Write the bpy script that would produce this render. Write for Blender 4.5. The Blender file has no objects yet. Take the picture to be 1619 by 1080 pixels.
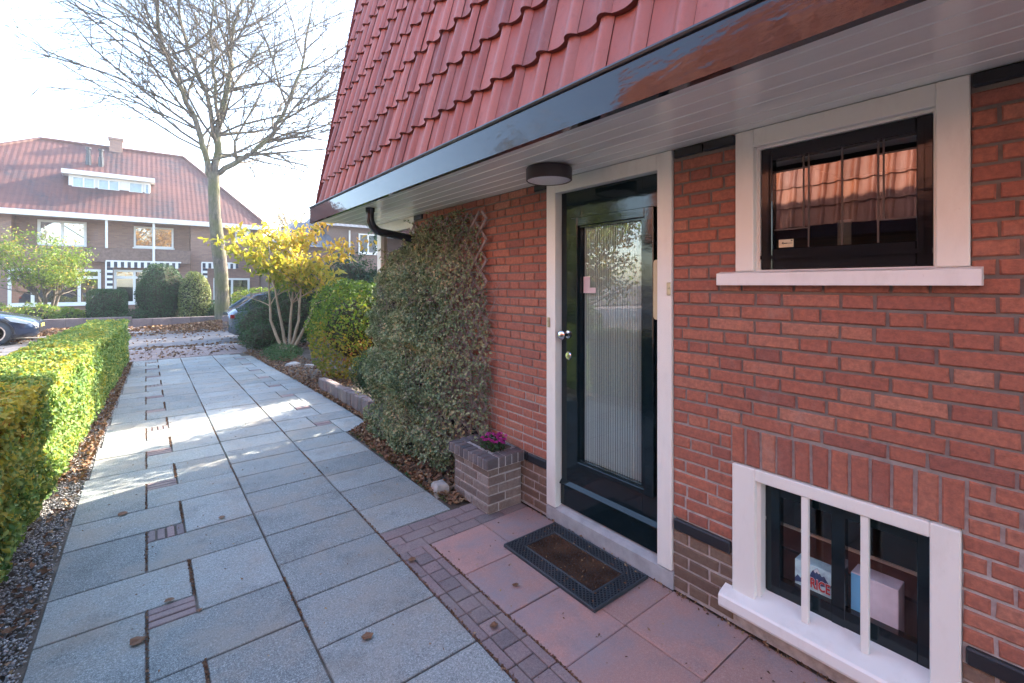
import bpy, math, random
import numpy as np
from mathutils import Vector, Matrix
R = math.radians
random.seed(7)
rng = np.random.default_rng(7)
scene = bpy.context.scene
COL = scene.collection

# ------------------------------------------------------------------ camera, sky, sun, exposure
cam_d = bpy.data.cameras.new('camera')
cam = bpy.data.objects.new('camera', cam_d)
COL.objects.link(cam)
cam.location = (0, 0, 1.62)
cam.rotation_euler = (R(90), 0, R(-38.25))
cam_d.sensor_width = 36
cam_d.lens = 16.344
cam_d.shift_y = -0.0556
cam_d.clip_start = 0.05
cam_d.clip_end = 600
scene.camera = cam

SUN_EL, SUN_AZ = 27.0, 74.0            # azimuth measured from +Y towards +X
world = bpy.data.worlds.new('World')
scene.world = world
world.use_nodes = True
wn = world.node_tree
bg = wn.nodes['Background']
sky = wn.nodes.new('ShaderNodeTexSky')
sky.sky_type = 'NISHITA'
sky.sun_disc = False
sky.sun_elevation = R(SUN_EL)
sky.sun_rotation = R(SUN_AZ)
sky.air_density = 1.0
sky.dust_density = 1.6
sky.ozone_density = 1.0
wn.links.new(sky.outputs[0], bg.inputs[0])
bg.inputs[1].default_value = 0.15
sun_d = bpy.data.lights.new('sun', 'SUN')
sun_d.energy = 3.6
sun_d.angle = R(0.5)
sun_d.color = (1.0, 0.88, 0.72)
sun = bpy.data.objects.new('sun', sun_d)
COL.objects.link(sun)
sd = Vector((math.sin(R(SUN_AZ)) * math.cos(R(SUN_EL)), math.cos(R(SUN_AZ)) * math.cos(R(SUN_EL)), math.sin(R(SUN_EL))))
sun.rotation_euler = sd.to_track_quat('Z', 'Y').to_euler()
scene.view_settings.view_transform = 'Standard'
scene.view_settings.look = 'None'
scene.view_settings.exposure = 3.08
scene.view_settings.gamma = 1.0
scene.cycles.max_bounces = 8
scene.cycles.diffuse_bounces = 4
scene.cycles.transparent_max_bounces = 8

# ------------------------------------------------------------------ materials
def hexv(c):
    return (c[0], c[1], c[2], 1)

class NT:
    def __init__(s, name):
        s.m = bpy.data.materials.new(name)
        s.m.use_nodes = True
        s.t = s.m.node_tree
        s.b = s.t.nodes['Principled BSDF']
        s.out = s.t.nodes['Material Output']
    def n(s, typ, **kw):
        nd = s.t.nodes.new(typ)
        for k, v in kw.items():
            setattr(nd, k, v)
        return nd
    def l(s, a, b):
        s.t.links.new(a, b)
    def coord(s, scale=(1, 1, 1), rot=(0, 0, 0)):
        g = s.n('ShaderNodeNewGeometry')
        mp = s.n('ShaderNodeMapping')
        mp.inputs['Scale'].default_value = scale
        mp.inputs['Rotation'].default_value = rot
        s.l(g.outputs['Position'], mp.inputs['Vector'])
        return mp.outputs[0]
    def noise(s, scale, detail=4, rough=0.6, vec=None):
        nd = s.n('ShaderNodeTexNoise')
        nd.inputs['Scale'].default_value = scale
        nd.inputs['Detail'].default_value = detail
        nd.inputs['Roughness'].default_value = rough
        s.l(vec if vec is not None else s.coord(), nd.inputs['Vector'])
        return nd.outputs['Fac']
    def ramp(s, fac, stops, interp='LINEAR'):
        r = s.n('ShaderNodeValToRGB')
        r.color_ramp.interpolation = interp
        el = r.color_ramp.elements
        while len(el) < len(stops):
            el.new(0.5)
        for e, (p, c) in zip(el, stops):
            e.position = p
            e.color = hexv(c) if len(c) == 3 else c
        s.l(fac, r.inputs[0])
        return r.outputs[0]
    def mix(s, fac, a, b, blend='MIX'):
        m = s.n('ShaderNodeMix', data_type='RGBA', blend_type=blend)
        for sock, v in ((m.inputs[0], fac), (m.inputs[6], a), (m.inputs[7], b)):
            if isinstance(v, (int, float)):
                sock.default_value = v
            elif isinstance(v, tuple):
                sock.default_value = hexv(v)
            else:
                s.l(v, sock)
        return m.outputs[2]
    def attr(s, name='tint'):
        a = s.n('ShaderNodeAttribute', attribute_name=name)
        return a.outputs['Fac']
    def bump(s, fac, strength=0.3, dist=0.01):
        b = s.n('ShaderNodeBump')
        b.inputs['Strength'].default_value = strength
        b.inputs['Distance'].default_value = dist
        s.l(fac, b.inputs['Height'])
        s.l(b.outputs[0], s.b.inputs['Normal'])
    def set(s, **kw):
        for k, v in kw.items():
            k = k.replace('_', ' ')
            sock = s.b.inputs[k]
            if isinstance(v, (int, float)):
                sock.default_value = v
            elif isinstance(v, tuple):
                sock.default_value = hexv(v)
            else:
                s.l(v, sock)
        return s

def simple(name, col, rough=0.5, metal=0.0, var=0.12, nscale=6, bump=0.0, bscale=60, coat=0.0, spec=0.5):
    t = NT(name)
    f = t.noise(nscale, 5)
    d = tuple(max(0, c * (1 - var)) for c in col)
    u = tuple(min(1, c * (1 + var)) for c in col)
    t.set(Base_Color=t.ramp(f, [(0.3, d), (0.7, u)]), Roughness=rough, Metallic=metal)
    t.b.inputs['Coat Weight'].default_value = coat
    t.b.inputs['Coat Roughness'].default_value = 0.04
    t.b.inputs['Specular IOR Level'].default_value = spec
    if bump:
        t.bump(t.noise(bscale, 5), bump, 0.004)
    return t.m

def brick_mat(name, stops, rough=0.85, weather=True):
    t = NT(name)
    a = t.attr()
    base = t.ramp(a, stops)
    if not weather:
        t.set(Base_Color=base, Roughness=rough); t.bump(t.noise(70, 9, 0.75), 0.5, 0.004); return t.m
    f = t.noise(45, 6, 0.7)
    base = t.mix(t.ramp(f, [(0.35, (0.55,) * 3), (0.7, (0, 0, 0))]), base, (0.09, 0.05, 0.045), 'MIX')
    big = t.noise(1.3, 3)
    base = t.mix(t.ramp(big, [(0.4, (0, 0, 0)), (0.75, (0.25,) * 3)]), base, (0.26, 0.12, 0.11))
    sp = t.noise(160, 2, 0.5)
    base = t.mix(t.ramp(sp, [(0.66, (0, 0, 0)), (0.74, (0.5,) * 3)]), base, (0.36, 0.2, 0.15))
    eff = t.noise(2.6, 8, 0.75)
    base = t.mix(t.ramp(eff, [(0.58, (0, 0, 0)), (0.74, (0.38,) * 3)]), base, (0.46, 0.34, 0.30))
    soot = t.noise(14, 7, 0.75)
    base = t.mix(t.ramp(soot, [(0.56, (0, 0, 0)), (0.70, (0.45,) * 3)]), base, (0.12, 0.05, 0.04))
    t.set(Base_Color=base, Roughness=rough)
    t.bump(t.noise(70, 9, 0.75), 0.9, 0.005)
    return t.m

M = {}
M['brick'] = brick_mat('red_brick', [(0.0, (0.34, 0.115, 0.085)), (0.25, (0.43, 0.138, 0.090)), (0.7, (0.50, 0.170, 0.105)), (1.0, (0.55, 0.225, 0.145))])
M['plinth_brick'] = brick_mat('plinth_brick', [(0.0, (0.13, 0.085, 0.065)), (0.5, (0.21, 0.145, 0.10)), (1.0, (0.28, 0.19, 0.13))])
M['planter_brick'] = brick_mat('planter_brick', [(0.0, (0.15, 0.12, 0.11)), (0.5, (0.25, 0.20, 0.175)), (1.0, (0.36, 0.33, 0.31))])
M['dark_brick'] = brick_mat('dark_glazed_brick', [(0.0, (0.007, 0.008, 0.011)), (1.0, (0.02, 0.022, 0.028))], 0.45, False)
M['cap_brick'] = brick_mat('planter_cap_brick', [(0.0, (0.075, 0.078, 0.09)), (1.0, (0.17, 0.165, 0.175))], 0.75)
t = NT('mortar')
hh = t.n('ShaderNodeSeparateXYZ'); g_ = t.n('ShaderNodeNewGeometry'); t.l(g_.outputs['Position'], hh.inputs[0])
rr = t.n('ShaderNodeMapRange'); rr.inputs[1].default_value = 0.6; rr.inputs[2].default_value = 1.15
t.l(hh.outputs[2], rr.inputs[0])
mm = t.mix(rr.outputs[0], (0.50, 0.46, 0.45), (0.20, 0.17, 0.155))      # mortar turns paler towards the foot of the wall
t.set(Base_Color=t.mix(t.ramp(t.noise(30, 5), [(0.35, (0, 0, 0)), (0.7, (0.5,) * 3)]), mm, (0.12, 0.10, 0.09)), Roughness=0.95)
t.bump(t.noise(120, 5), 0.6, 0.003)
M['mortar'] = t.m
def painted(name, col, rough):
    t = NT(name)
    f = t.noise(7, 8, 0.75, t.coord((1, 1, .35)))
    b = t.mix(t.ramp(f, [(0.50, (0, 0, 0)), (0.72, (0.30,) * 3)]), col, (0.50, 0.46, 0.41))
    f = t.noise(60, 6, 0.8)
    b = t.mix(t.ramp(f, [(0.62, (0, 0, 0)), (0.72, (0.35,) * 3)]), b, (0.36, 0.33, 0.30))
    t.set(Base_Color=b, Roughness=rough)
    t.bump(t.noise(40, 4, .6, t.coord((3, 3, .25))), 0.22, 0.002)
    return t.m
M['white_paint'] = painted('cream_white_paint', (0.78, 0.77, 0.73), 0.32)
M['white_sill'] = painted('white_sill_paint', (0.80, 0.79, 0.78), 0.36)
def gloss(name, col, rough=0.06, wav=0.25, ws=5.0):
    t = NT(name)
    t.set(Base_Color=col, Roughness=rough)
    t.b.inputs['Coat Weight'].default_value = 0.1
    t.b.inputs['Specular IOR Level'].default_value = 0.42
    t.b.inputs['Coat Roughness'].default_value = 0.03
    t.bump(t.noise(ws, 3, 0.5, t.coord((1, 1, 3))), wav, 0.004)
    return t.m
M['door_green'] = gloss('glossy_dark_green_paint', (0.006, 0.014, 0.018), 0.07, 0.12, 9)
M['black_gloss'] = gloss('glossy_black_paint', (0.012, 0.013, 0.016), 0.1, 0.22, 12)
M['fascia'] = gloss('glossy_fascia', (0.012, 0.009, 0.013), 0.06, 0.35, 6)
M['lip'] = simple('black_gutter_lip', (0.02, 0.022, 0.028), 0.3)
t = NT('soffit_board')
t.set(Base_Color=t.mix(t.ramp(t.noise(3, 3), [(0.4, (0, 0, 0)), (0.7, (0.3,) * 3)]), (0.82, 0.84, 0.80), (0.74, 0.76, 0.72)), Roughness=0.14)
t.bump(t.noise(2.2, 2, 0.5, t.coord((6, 1, 1))), 0.2, 0.01)
M['soffit'] = t.m
M['pipe'] = simple('black_pipe', (0.02, 0.024, 0.032), 0.22, var=0.1)
# roof tile
def tile_mat(name, c0, c1, c2, rough=0.42):
    t = NT(name)
    base = t.ramp(t.attr(), [(0, c0), (0.5, c1), (1, c2)])
    f = t.noise(3.5, 6, 0.65, t.coord((1, 1, 0.25)))
    base = t.mix(t.ramp(f, [(0.45, (0, 0, 0)), (0.72, (0.5,) * 3)]), base, (0.33, 0.165, 0.14))
    f3 = t.noise(11, 7, 0.75)
    base = t.mix(t.ramp(f3, [(0.58, (0, 0, 0)), (0.72, (0.35,) * 3)]), base, (0.30, 0.20, 0.17))
    f2 = t.noise(28, 5, 0.7)
    base = t.mix(t.ramp(f2, [(0.55, (0, 0, 0)), (0.8, (0.45,) * 3)]), base, (0.10, 0.035, 0.03))
    t.set(Base_Color=base, Roughness=rough)
    t.bump(t.noise(70, 4), 0.15, 0.003)
    return t.m
M['tile'] = tile_mat('red_clay_tile', (0.20, 0.055, 0.040), (0.285, 0.080, 0.056), (0.34, 0.115, 0.085), .5)
M['tile_side'] = simple('tile_edge', (0.15, 0.035, 0.03), 0.7)
M['tile_n'] = tile_mat('orange_clay_tile', (0.16, 0.038, 0.014), (0.21, 0.052, 0.02), (0.26, 0.075, 0.03), 0.6)
# paving
def slab_mat(name, c0, c1, sp_l, sp_d, spk=0.5, stain=(0.3, 0.25, 0.22), grime=0.5):
    t = NT(name)
    base = t.ramp(t.attr(), [(0, c0), (1, c1)])
    f = t.noise(85, 6, 0.75)
    base = t.mix(t.ramp(f, [(0.30, (spk,) * 3), (0.50, (0, 0, 0))]), base, sp_d)
    base = t.mix(t.ramp(f, [(0.54, (0, 0, 0)), (0.70, (spk,) * 3)]), base, sp_l)
    f = t.noise(3.2, 8, 0.75, t.coord((1, 1, 1), (0, 0, .4)))
    base = t.mix(t.ramp(f, [(0.50, (0, 0, 0)), (0.66, (grime * .5,) * 3)]), base, sp_d)
    f = t.noise(230, 3, 0.8)
    base = t.mix(t.ramp(f, [(0.52, (0, 0, 0)), (0.64, (spk,) * 3)]), base, sp_l)
    f = t.noise(190, 3, 0.8, t.coord((1, 1, 1), (0.3, 0.2, 1)))
    base = t.mix(t.ramp(f, [(0.56, (0, 0, 0)), (0.66, (spk,) * 3)]), base, sp_d)
    f = t.noise(2.3, 7, 0.7)
    base = t.mix(t.ramp(f, [(0.46, (0, 0, 0)), (0.70, (min(.8, .45 + .3 * grime),) * 3)]), base, stain)
    f = t.noise(9, 5, 0.7)
    base = t.mix(t.ramp(f, [(0.6, (0, 0, 0)), (0.8, (0.35,) * 3)]), base, sp_d)
    t.set(Base_Color=base, Roughness=0.85)
    t.bump(t.noise(260, 4, 0.7), 0.5, 0.002)
    return t.m
M['slab'] = slab_mat('grey_exposed_slab', (0.15, 0.172, 0.175), (0.29, 0.315, 0.31), (0.54, 0.57, 0.55), (0.055, 0.066, 0.068), 0.85, (0.30, 0.26, 0.21), 1.0)
M['pink'] = slab_mat('pink_slab', (0.34, 0.20, 0.175), (0.46, 0.245, 0.21), (0.56, 0.42, 0.38), (0.20, 0.17, 0.18), 0.45, (0.24, 0.24, 0.27), 1.1)
M['paver'] = slab_mat('purple_clinker', (0.15, 0.125, 0.13), (0.29, 0.20, 0.195), (0.34, 0.28, 0.27), (0.055, 0.045, 0.05), 0.6)
M['street_brick'] = slab_mat('pavement_brick', (0.20, 0.15, 0.14), (0.3, 0.22, 0.2), (0.38, 0.32, 0.3), (0.1, 0.08, 0.08), 0.4)
M['road'] = slab_mat('road_surface', (0.12, 0.112, 0.115), (0.15, 0.14, 0.14), (0.2, 0.19, 0.19), (0.06, 0.055, 0.055), 0.4)
M['soil'] = slab_mat('dark_soil', (0.055, 0.042, 0.03), (0.08, 0.06, 0.042), (0.15, 0.12, 0.09), (0.02, 0.017, 0.012), 0.5)
M['kerb'] = simple('kerb_concrete', (0.33, 0.33, 0.32), 0.9, bump=0.3)
M['stone'] = simple('grey_stone', (0.34, 0.31, 0.29), 0.85, var=0.3, nscale=12, bump=0.4)
M['threshold'] = simple('threshold_stone', (0.36, 0.37, 0.39), 0.8, var=0.2, nscale=10, bump=0.3)
M['edging'] = slab_mat('edging_block', (0.10, 0.082, 0.085), (0.19, 0.14, 0.14), (0.34, 0.3, 0.29), (0.07, 0.055, 0.055), 0.5)
M['gravel'] = slab_mat('gravel', (0.17, 0.175, 0.185), (0.62, 0.62, 0.62), (0.5, 0.5, 0.5), (0.06, 0.06, 0.06), 0.3)
M['rubber'] = simple('black_rubber', (0.035, 0.045, 0.055), 0.45, var=0.2)
t = NT('coir')
t.set(Base_Color=t.ramp(t.attr(), [(0, (0.05, 0.028, 0.018)), (1, (0.20, 0.115, 0.07))]), Roughness=0.95)
M['coir'] = t.m
M['chrome'] = simple('chrome', (0.75, 0.75, 0.76), 0.14, 1.0, 0.03)
M['cream'] = simple('cream_enamel', (0.55, 0.48, 0.30), 0.3, var=0.04)
M['brass'] = simple('aged_metal', (0.42, 0.37, 0.28), 0.35, 0.8)
M['white_plastic'] = simple('opal_diffuser', (0.75, 0.76, 0.78), 0.4, var=0.02)
M['lamp_brown'] = simple('brown_metal', (0.045, 0.032, 0.032), 0.35)
M['lead'] = simple('lead_strip', (0.08, 0.08, 0.085), 0.35, 0.6)
M['sticker'] = simple('cream_sticker', (0.62, 0.57, 0.42), 0.5, var=0.04)
M['sticker_pink'] = simple('pale_sticker', (0.62, 0.52, 0.55), 0.5, var=0.08)
M['ink'] = simple('dark_print', (0.03, 0.03, 0.035), 0.6)
M['interior'] = simple('dark_interior', (0.05, 0.038, 0.033), 0.9, var=0.3)
M['interior_grey'] = simple('interior_curtain', (0.30, 0.33, 0.36), 0.7)
M['brown_wood'] = simple('brown_wood', (0.13, 0.055, 0.04), 0.5, var=0.3)
def glass(name, tint=(1, 1, 1), ior=1.5, wav=0.0, ws=4, mult=1.0):
    t = NT(name)
    tr = t.n('ShaderNodeBsdfTransparent'); tr.inputs[0].default_value = hexv(tint)
    gl = t.n('ShaderNodeBsdfGlossy'); gl.inputs['Roughness'].default_value = 0.012
    fr = t.n('ShaderNodeFresnel')
    ge_ = t.n('ShaderNodeNewGeometry'); mr = t.n('ShaderNodeMapRange')      # same reflectance from both sides of a thin pane
    mr.inputs[3].default_value = ior; mr.inputs[4].default_value = 1 / ior
    t.l(ge_.outputs['Backfacing'], mr.inputs[0]); t.l(mr.outputs[0], fr.inputs[0])
    mu = t.n('ShaderNodeMath', operation='MULTIPLY'); mu.inputs[1].default_value = mult; mu.use_clamp = True
    t.l(fr.outputs[0], mu.inputs[0])
    mx = t.n('ShaderNodeMixShader')
    t.l(mu.outputs[0], mx.inputs[0]); t.l(tr.outputs[0], mx.inputs[1]); t.l(gl.outputs[0], mx.inputs[2])
    if wav:
        b = t.n('ShaderNodeBump'); b.inputs['Strength'].default_value = wav; b.inputs['Distance'].default_value = 0.003
        t.l(t.noise(ws, 2), b.inputs['Height']); t.l(b.outputs[0], gl.inputs['Normal'])
    t.l(mx.outputs[0], t.out.inputs['Surface'])
    return t.m
M['glass'] = glass('window_glass', (0.97, 0.98, 0.98), 1.7, 0.25, 5)
M['glass_door'] = glass('door_glass', (0.85, 0.9, 0.9), 2.0, 0.10, 5, 1.3)
M['glass_lead'] = glass('leaded_glass', (0.55, 0.5, 0.42), 2.4, 0.06, 5, 1.3)
M['far_glass'] = glass('far_window_glass', (0.6, 0.65, 0.7), 2.4, 0.06, 1, 2.2)
# ribbed inner pane: pale and dark colours paint the stripes of refracted light
t = NT('ribbed_glass')
t.set(Base_Color=t.ramp(t.attr(), [(0, (0.10, 0.13, 0.13)), (1, (0.48, 0.57, 0.56))]), Roughness=0.3)
M['ribbed'] = t.m

def leaf_mat(name, stops, trans=0.35, rough=0.6):
    t = NT(name)
    base = t.ramp(t.attr(), stops)
    t.set(Base_Color=base, Roughness=rough)
    t.b.inputs['Specular IOR Level'].default_value = 0.25
    tl = t.n('ShaderNodeBsdfTranslucent')
    t.l(t.mix(1.0, base, (1.0, 0.95, 0.5), 'MULTIPLY'), tl.inputs[0])
    mx = t.n('ShaderNodeMixShader'); mx.inputs[0].default_value = trans
    t.l(t.b.outputs[0], mx.inputs[1]); t.l(tl.outputs[0], mx.inputs[2])
    t.l(mx.outputs[0], t.out.inputs['Surface'])
    return t.m
M['hedge_leaf'] = leaf_mat('hedge_leaf', [(0, (0.09, 0.19, 0.06)), (0.40, (0.21, 0.33, 0.10)), (0.66, (0.36, 0.40, 0.10)), (0.85, (0.62, 0.48, 0.08)), (1, (0.42, 0.15, 0.05))])
M['creeper_leaf'] = leaf_mat('creeper_leaf', [(0, (0.085, 0.125, 0.07)), (0.45, (0.20, 0.27, 0.15)), (0.8, (0.38, 0.42, 0.25)), (1, (0.48, 0.38, 0.22))], 0.2, 0.6)
M['dead_twig'] = simple('dead_creeper_twig', (0.24, 0.18, 0.165), 0.9, var=0.3)
M['olive_leaf'] = leaf_mat('olive_yellow_leaf', [(0, (0.06, 0.12, 0.02)), (0.35, (0.12, 0.22, 0.03)), (0.65, (0.28, 0.27, 0.04)), (0.85, (0.42, 0.32, 0.05)), (1, (0.26, 0.09, 0.04))])
M['dark_leaf'] = leaf_mat('dark_evergreen_leaf', [(0, (0.018, 0.045, 0.02)), (0.6, (0.04, 0.095, 0.035)), (1, (0.08, 0.14, 0.055))], 0.15)
M['rhodo_leaf'] = leaf_mat('rhododendron_leaf', [(0, (0.02, 0.055, 0.028)), (0.6, (0.045, 0.10, 0.05)), (1, (0.10, 0.15, 0.07))], 0.15)
M['yellow_leaf'] = leaf_mat('magnolia_leaf', [(0, (0.16, 0.24, 0.04)), (0.3, (0.42, 0.40, 0.07)), (0.7, (0.60, 0.44, 0.09)), (1, (0.55, 0.27, 0.07))], 0.5)
M['gold_leaf'] = leaf_mat('golden_autumn_leaf', [(0, (0.35, 0.22, 0.03)), (1, (0.6, 0.32, 0.05))], 0.4)
M['light_leaf'] = leaf_mat('light_green_leaf', [(0, (0.08, 0.16, 0.03)), (0.7, (0.2, 0.28, 0.05)), (1, (0.45, 0.33, 0.08))], 0.4)
M['var_leaf'] = leaf_mat('variegated_leaf', [(0, (0.06, 0.10, 0.04)), (0.5, (0.16, 0.2, 0.07)), (1, (0.42, 0.42, 0.2))], 0.25)
M['grey_leaf'] = leaf_mat('ground_cover_leaf', [(0, (0.05, 0.11, 0.04)), (1, (0.13, 0.22, 0.08))], 0.2)
M['litter'] = leaf_mat('fallen_leaf', [(0, (0.10, 0.055, 0.036)), (0.5, (0.21, 0.115, 0.068)), (0.8, (0.33, 0.21, 0.13)), (1, (0.42, 0.31, 0.17))], 0.1, 0.8)
M['dry_leaf'] = simple('single_dry_leaf', (0.16, 0.075, 0.035), 0.7, var=0.3, nscale=40)
M['petal'] = leaf_mat('purple_petal', [(0, (0.26, 0.015, 0.17)), (0.6, (0.55, 0.035, 0.33)), (1, (0.7, 0.14, 0.5))], 0.3)
def bark_mat(name, c0, c1, moss=(0.16, 0.17, 0.05), mf=0.5):
    t = NT(name)
    f = t.noise(3.5, 8, 0.8, t.coord((3, 3, 0.9)))
    b = t.ramp(f, [(0.40, c0), (0.60, c1)])
    f = t.noise(1.1, 4, 0.6)
    b = t.mix(t.ramp(f, [(0.42, (0, 0, 0)), (0.62, (mf,) * 3)]), b, moss)
    t.set(Base_Color=b, Roughness=0.9)
    t.bump(t.noise(14, 6, 0.7, t.coord((3, 3, 0.7))), 0.6, 0.03)
    return t.m
M['bark'] = bark_mat('street_tree_bark', (0.055, 0.046, 0.036), (0.17, 0.145, 0.115), (0.10, 0.11, 0.035), .65)
M['twig'] = bark_mat('twig_bark', (0.07, 0.056, 0.048), (0.13, 0.108, 0.09), mf=0.15)
M['stem'] = bark_mat('magnolia_bark', (0.24, 0.18, 0.12), (0.38, 0.30, 0.21), mf=0.1)
M['core'] = simple('dark_foliage_core', (0.035, 0.035, 0.018), 1.0, var=0.4, nscale=30, bump=0.8, bscale=30)  # solid stand-in for inner twigs, coloured dark like the shaded depth of foliage
M['lattice'] = simple('weathered_lattice', (0.30, 0.235, 0.235), 0.9, var=0.3, nscale=20)

# ------------------------------------------------------------------ mesh helpers
ORG = {}
def tag(o, label=None, cat=None, group=None, kind=None):
    if label: o['label'] = label
    if cat: o['category'] = cat
    if group: o['group'] = group
    if kind: o['kind'] = kind
    return o

def thing(name, loc, label, cat, group=None):
    o = bpy.data.objects.new(name, None)
    COL.objects.link(o)
    o.location = loc
    o.empty_display_size = 0.1
    ORG[o.name] = Vector(loc)
    return tag(o, label, cat, group)

class MB:
    def __init__(s):
        s.v, s.f, s.t, s.mi = [], [], [], []
    def add(s, vs, fs, tint=0.5, mi=0):
        b = len(s.v)
        s.v.extend([tuple(p) for p in vs])
        for f in fs:
            s.f.append(tuple(b + i for i in f)); s.t.append(tint); s.mi.append(mi)
    def box(s, x0, x1, y0, y1, z0, z1, tint=0.5, mi=0, bev=0.0):
        if x0 > x1: x0, x1 = x1, x0
        if y0 > y1: y0, y1 = y1, y0
        if z0 > z1: z0, z1 = z1, z0
        if bev <= 0:
            v = [(x, y, z) for z in (z0, z1) for y in (y0, y1) for x in (x0, x1)]
            s.add(v, [(0, 2, 3, 1), (4, 5, 7, 6), (0, 1, 5, 4), (2, 6, 7, 3), (0, 4, 6, 2), (1, 3, 7, 5)], tint, mi)
            return
        b = min(bev, (x1 - x0) * .45, (y1 - y0) * .45, (z1 - z0) * .45)
        vs, idx = [], {}
        for sx in (0, 1):
            for sy in (0, 1):
                for sz in (0, 1):
                    X, Y, Z = (x0, x1)[sx], (y0, y1)[sy], (z0, z1)[sz]
                    dx, dy, dz = (b, -b)[sx], (b, -b)[sy], (b, -b)[sz]
                    for a, p in (('x', (X, Y + dy, Z + dz)), ('y', (X + dx, Y, Z + dz)), ('z', (X + dx, Y + dy, Z))):
                        idx[(sx, sy, sz, a)] = len(vs); vs.append(p)
        g = lambda *k: idx[k]
        fs = []
        for q in (0, 1):
            c = [(0, 0), (1, 0), (1, 1), (0, 1)]
            fs.append([g(q, a, b_, 'x') for a, b_ in (c if q else c[::-1])])
            fs.append([g(a, q, b_, 'y') for a, b_ in (c[::-1] if q else c)])
            fs.append([g(a, b_, q, 'z') for a, b_ in (c if q else c[::-1])])
        for p in (0, 1):
            for q in (0, 1):
                f = [g(p, q, 0, 'x'), g(p, q, 0, 'y'), g(p, q, 1, 'y'), g(p, q, 1, 'x')]; fs.append(f if p != q else f[::-1])
                f = [g(p, 0, q, 'x'), g(p, 0, q, 'z'), g(p, 1, q, 'z'), g(p, 1, q, 'x')]; fs.append(f if p == q else f[::-1])
                f = [g(0, p, q, 'y'), g(0, p, q, 'z'), g(1, p, q, 'z'), g(1, p, q, 'y')]; fs.append(f if p != q else f[::-1])
        for sx in (0, 1):
            for sy in (0, 1):
                for sz in (0, 1):
                    f = [g(sx, sy, sz, 'x'), g(sx, sy, sz, 'y'), g(sx, sy, sz, 'z')]
                    fs.append(f if (sx + sy + sz) % 2 else f[::-1])
        s.add(vs, fs, tint, mi)
    def poly_prism(s, pts, axis, a0, a1, tint=0.5, mi=0):
        n = len(pts)
        def P(p, a):
            if axis == 'x': return (a, p[0], p[1])
            if axis == 'y': return (p[0], a, p[1])
            return (p[0], p[1], a)
        vs = [P(p, a0) for p in pts] + [P(p, a1) for p in pts]
        fs = [tuple(range(n))[::-1], tuple(range(n, 2 * n))]
        fs += [(i, (i + 1) % n, n + (i + 1) % n, n + i) for i in range(n)]
        s.add(vs, fs, tint, mi)
    def tube(s, pts, rad, n=8, tint=0.5, mi=0, cap=True):
        pts = [Vector(p) for p in pts]
        if not isinstance(rad, (list, tuple)): rad = [rad] * len(pts)
        rings, prev = [], None
        for i, p in enumerate(pts):
            d = (pts[min(i + 1, len(pts) - 1)] - pts[max(i - 1, 0)])
            if d.length < 1e-9: d = Vector((0, 0, 1))
            d.normalize()
            if prev is None:
                u = d.orthogonal().normalized()
            else:
                u = prev - d * prev.dot(d)
                u = u.normalized() if u.length > 1e-6 else d.orthogonal().normalized()
            prev = u
            w = d.cross(u)
            rings.append([tuple(p + (u * math.cos(2 * math.pi * k / n) + w * math.sin(2 * math.pi * k / n)) * rad[i]) for k in range(n)])
        vs = [q for r in rings for q in r]
        fs = []
        for i in range(len(pts) - 1):
            for k in range(n):
                a, b = i * n + k, i * n + (k + 1) % n
                fs.append((a, b, b + n, a + n))
        if cap:
            fs.append(tuple(range(n))[::-1]); fs.append(tuple((len(pts) - 1) * n + k for k in range(n)))
        s.add(vs, fs, tint, mi)
    def lathe(s, prof, c, axis='z', n=24, tint=0.5, mi=0):
        vs = []
        for r, h in prof:
            for k in range(n):
                a = 2 * math.pi * k / n
                ca, sa = r * math.cos(a), r * math.sin(a)
                vs.append((c[0] + ca, c[1] + sa, c[2] + h) if axis == 'z' else (c[0] + h, c[1] + ca, c[2] + sa) if axis == 'x' else (c[0] + ca, c[1] + h, c[2] + sa))
        fs = []
        for i in range(len(prof) - 1):
            for k in range(n):
                fs.append((i * n + k, i * n + (k + 1) % n, (i + 1) * n + (k + 1) % n, (i + 1) * n + k))
        fs.append(tuple(range(n))[::-1]); fs.append(tuple((len(prof) - 1) * n + k for k in range(n)))
        s.add(vs, fs, tint, mi)
    def build(s, name, mats, parent=None, smooth=False, origin=None, label=None):
        me = bpy.data.meshes.new(name)
        if parent is not None:
            org = ORG[parent.name]
        else:
            org = Vector(origin) if origin else Vector((0, 0, 0))
        vs = np.array(s.v, dtype=float) - np.array(org)
        me.from_pydata(vs.tolist(), [], s.f)
        if not isinstance(mats, (list, tuple)): mats = [mats]
        for m in mats: me.materials.append(m)
        if len(mats) > 1: me.polygons.foreach_set('material_index', s.mi)
        at = me.attributes.new('tint', 'FLOAT', 'FACE')
        at.data.foreach_set('value', s.t)
        if smooth:
            me.polygons.foreach_set('use_smooth', [True] * len(s.f))
            try: me.set_sharp_from_angle(angle=R(40))
            except Exception: pass
        me.update()
        o = bpy.data.objects.new(name, me)
        COL.objects.link(o)
        if parent is not None:
            o.parent = parent
        else:
            o.location = org
        ORG[o.name] = org.copy()
        if label: o['label'] = label
        return o

def box_obj(name, mat, parent, *a, bev=0.0, **k):
    m = MB(); m.box(*a, bev=bev); return m.build(name, mat, parent, **k)

def pane(name, mat, parent, x, y0, y1, z0, z1):
    m = MB(); m.add([(x, y0, z0), (x, y0, z1), (x, y1, z1), (x, y1, z0)], [(0, 1, 2, 3)]); return m.build(name, mat, parent)

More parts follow.
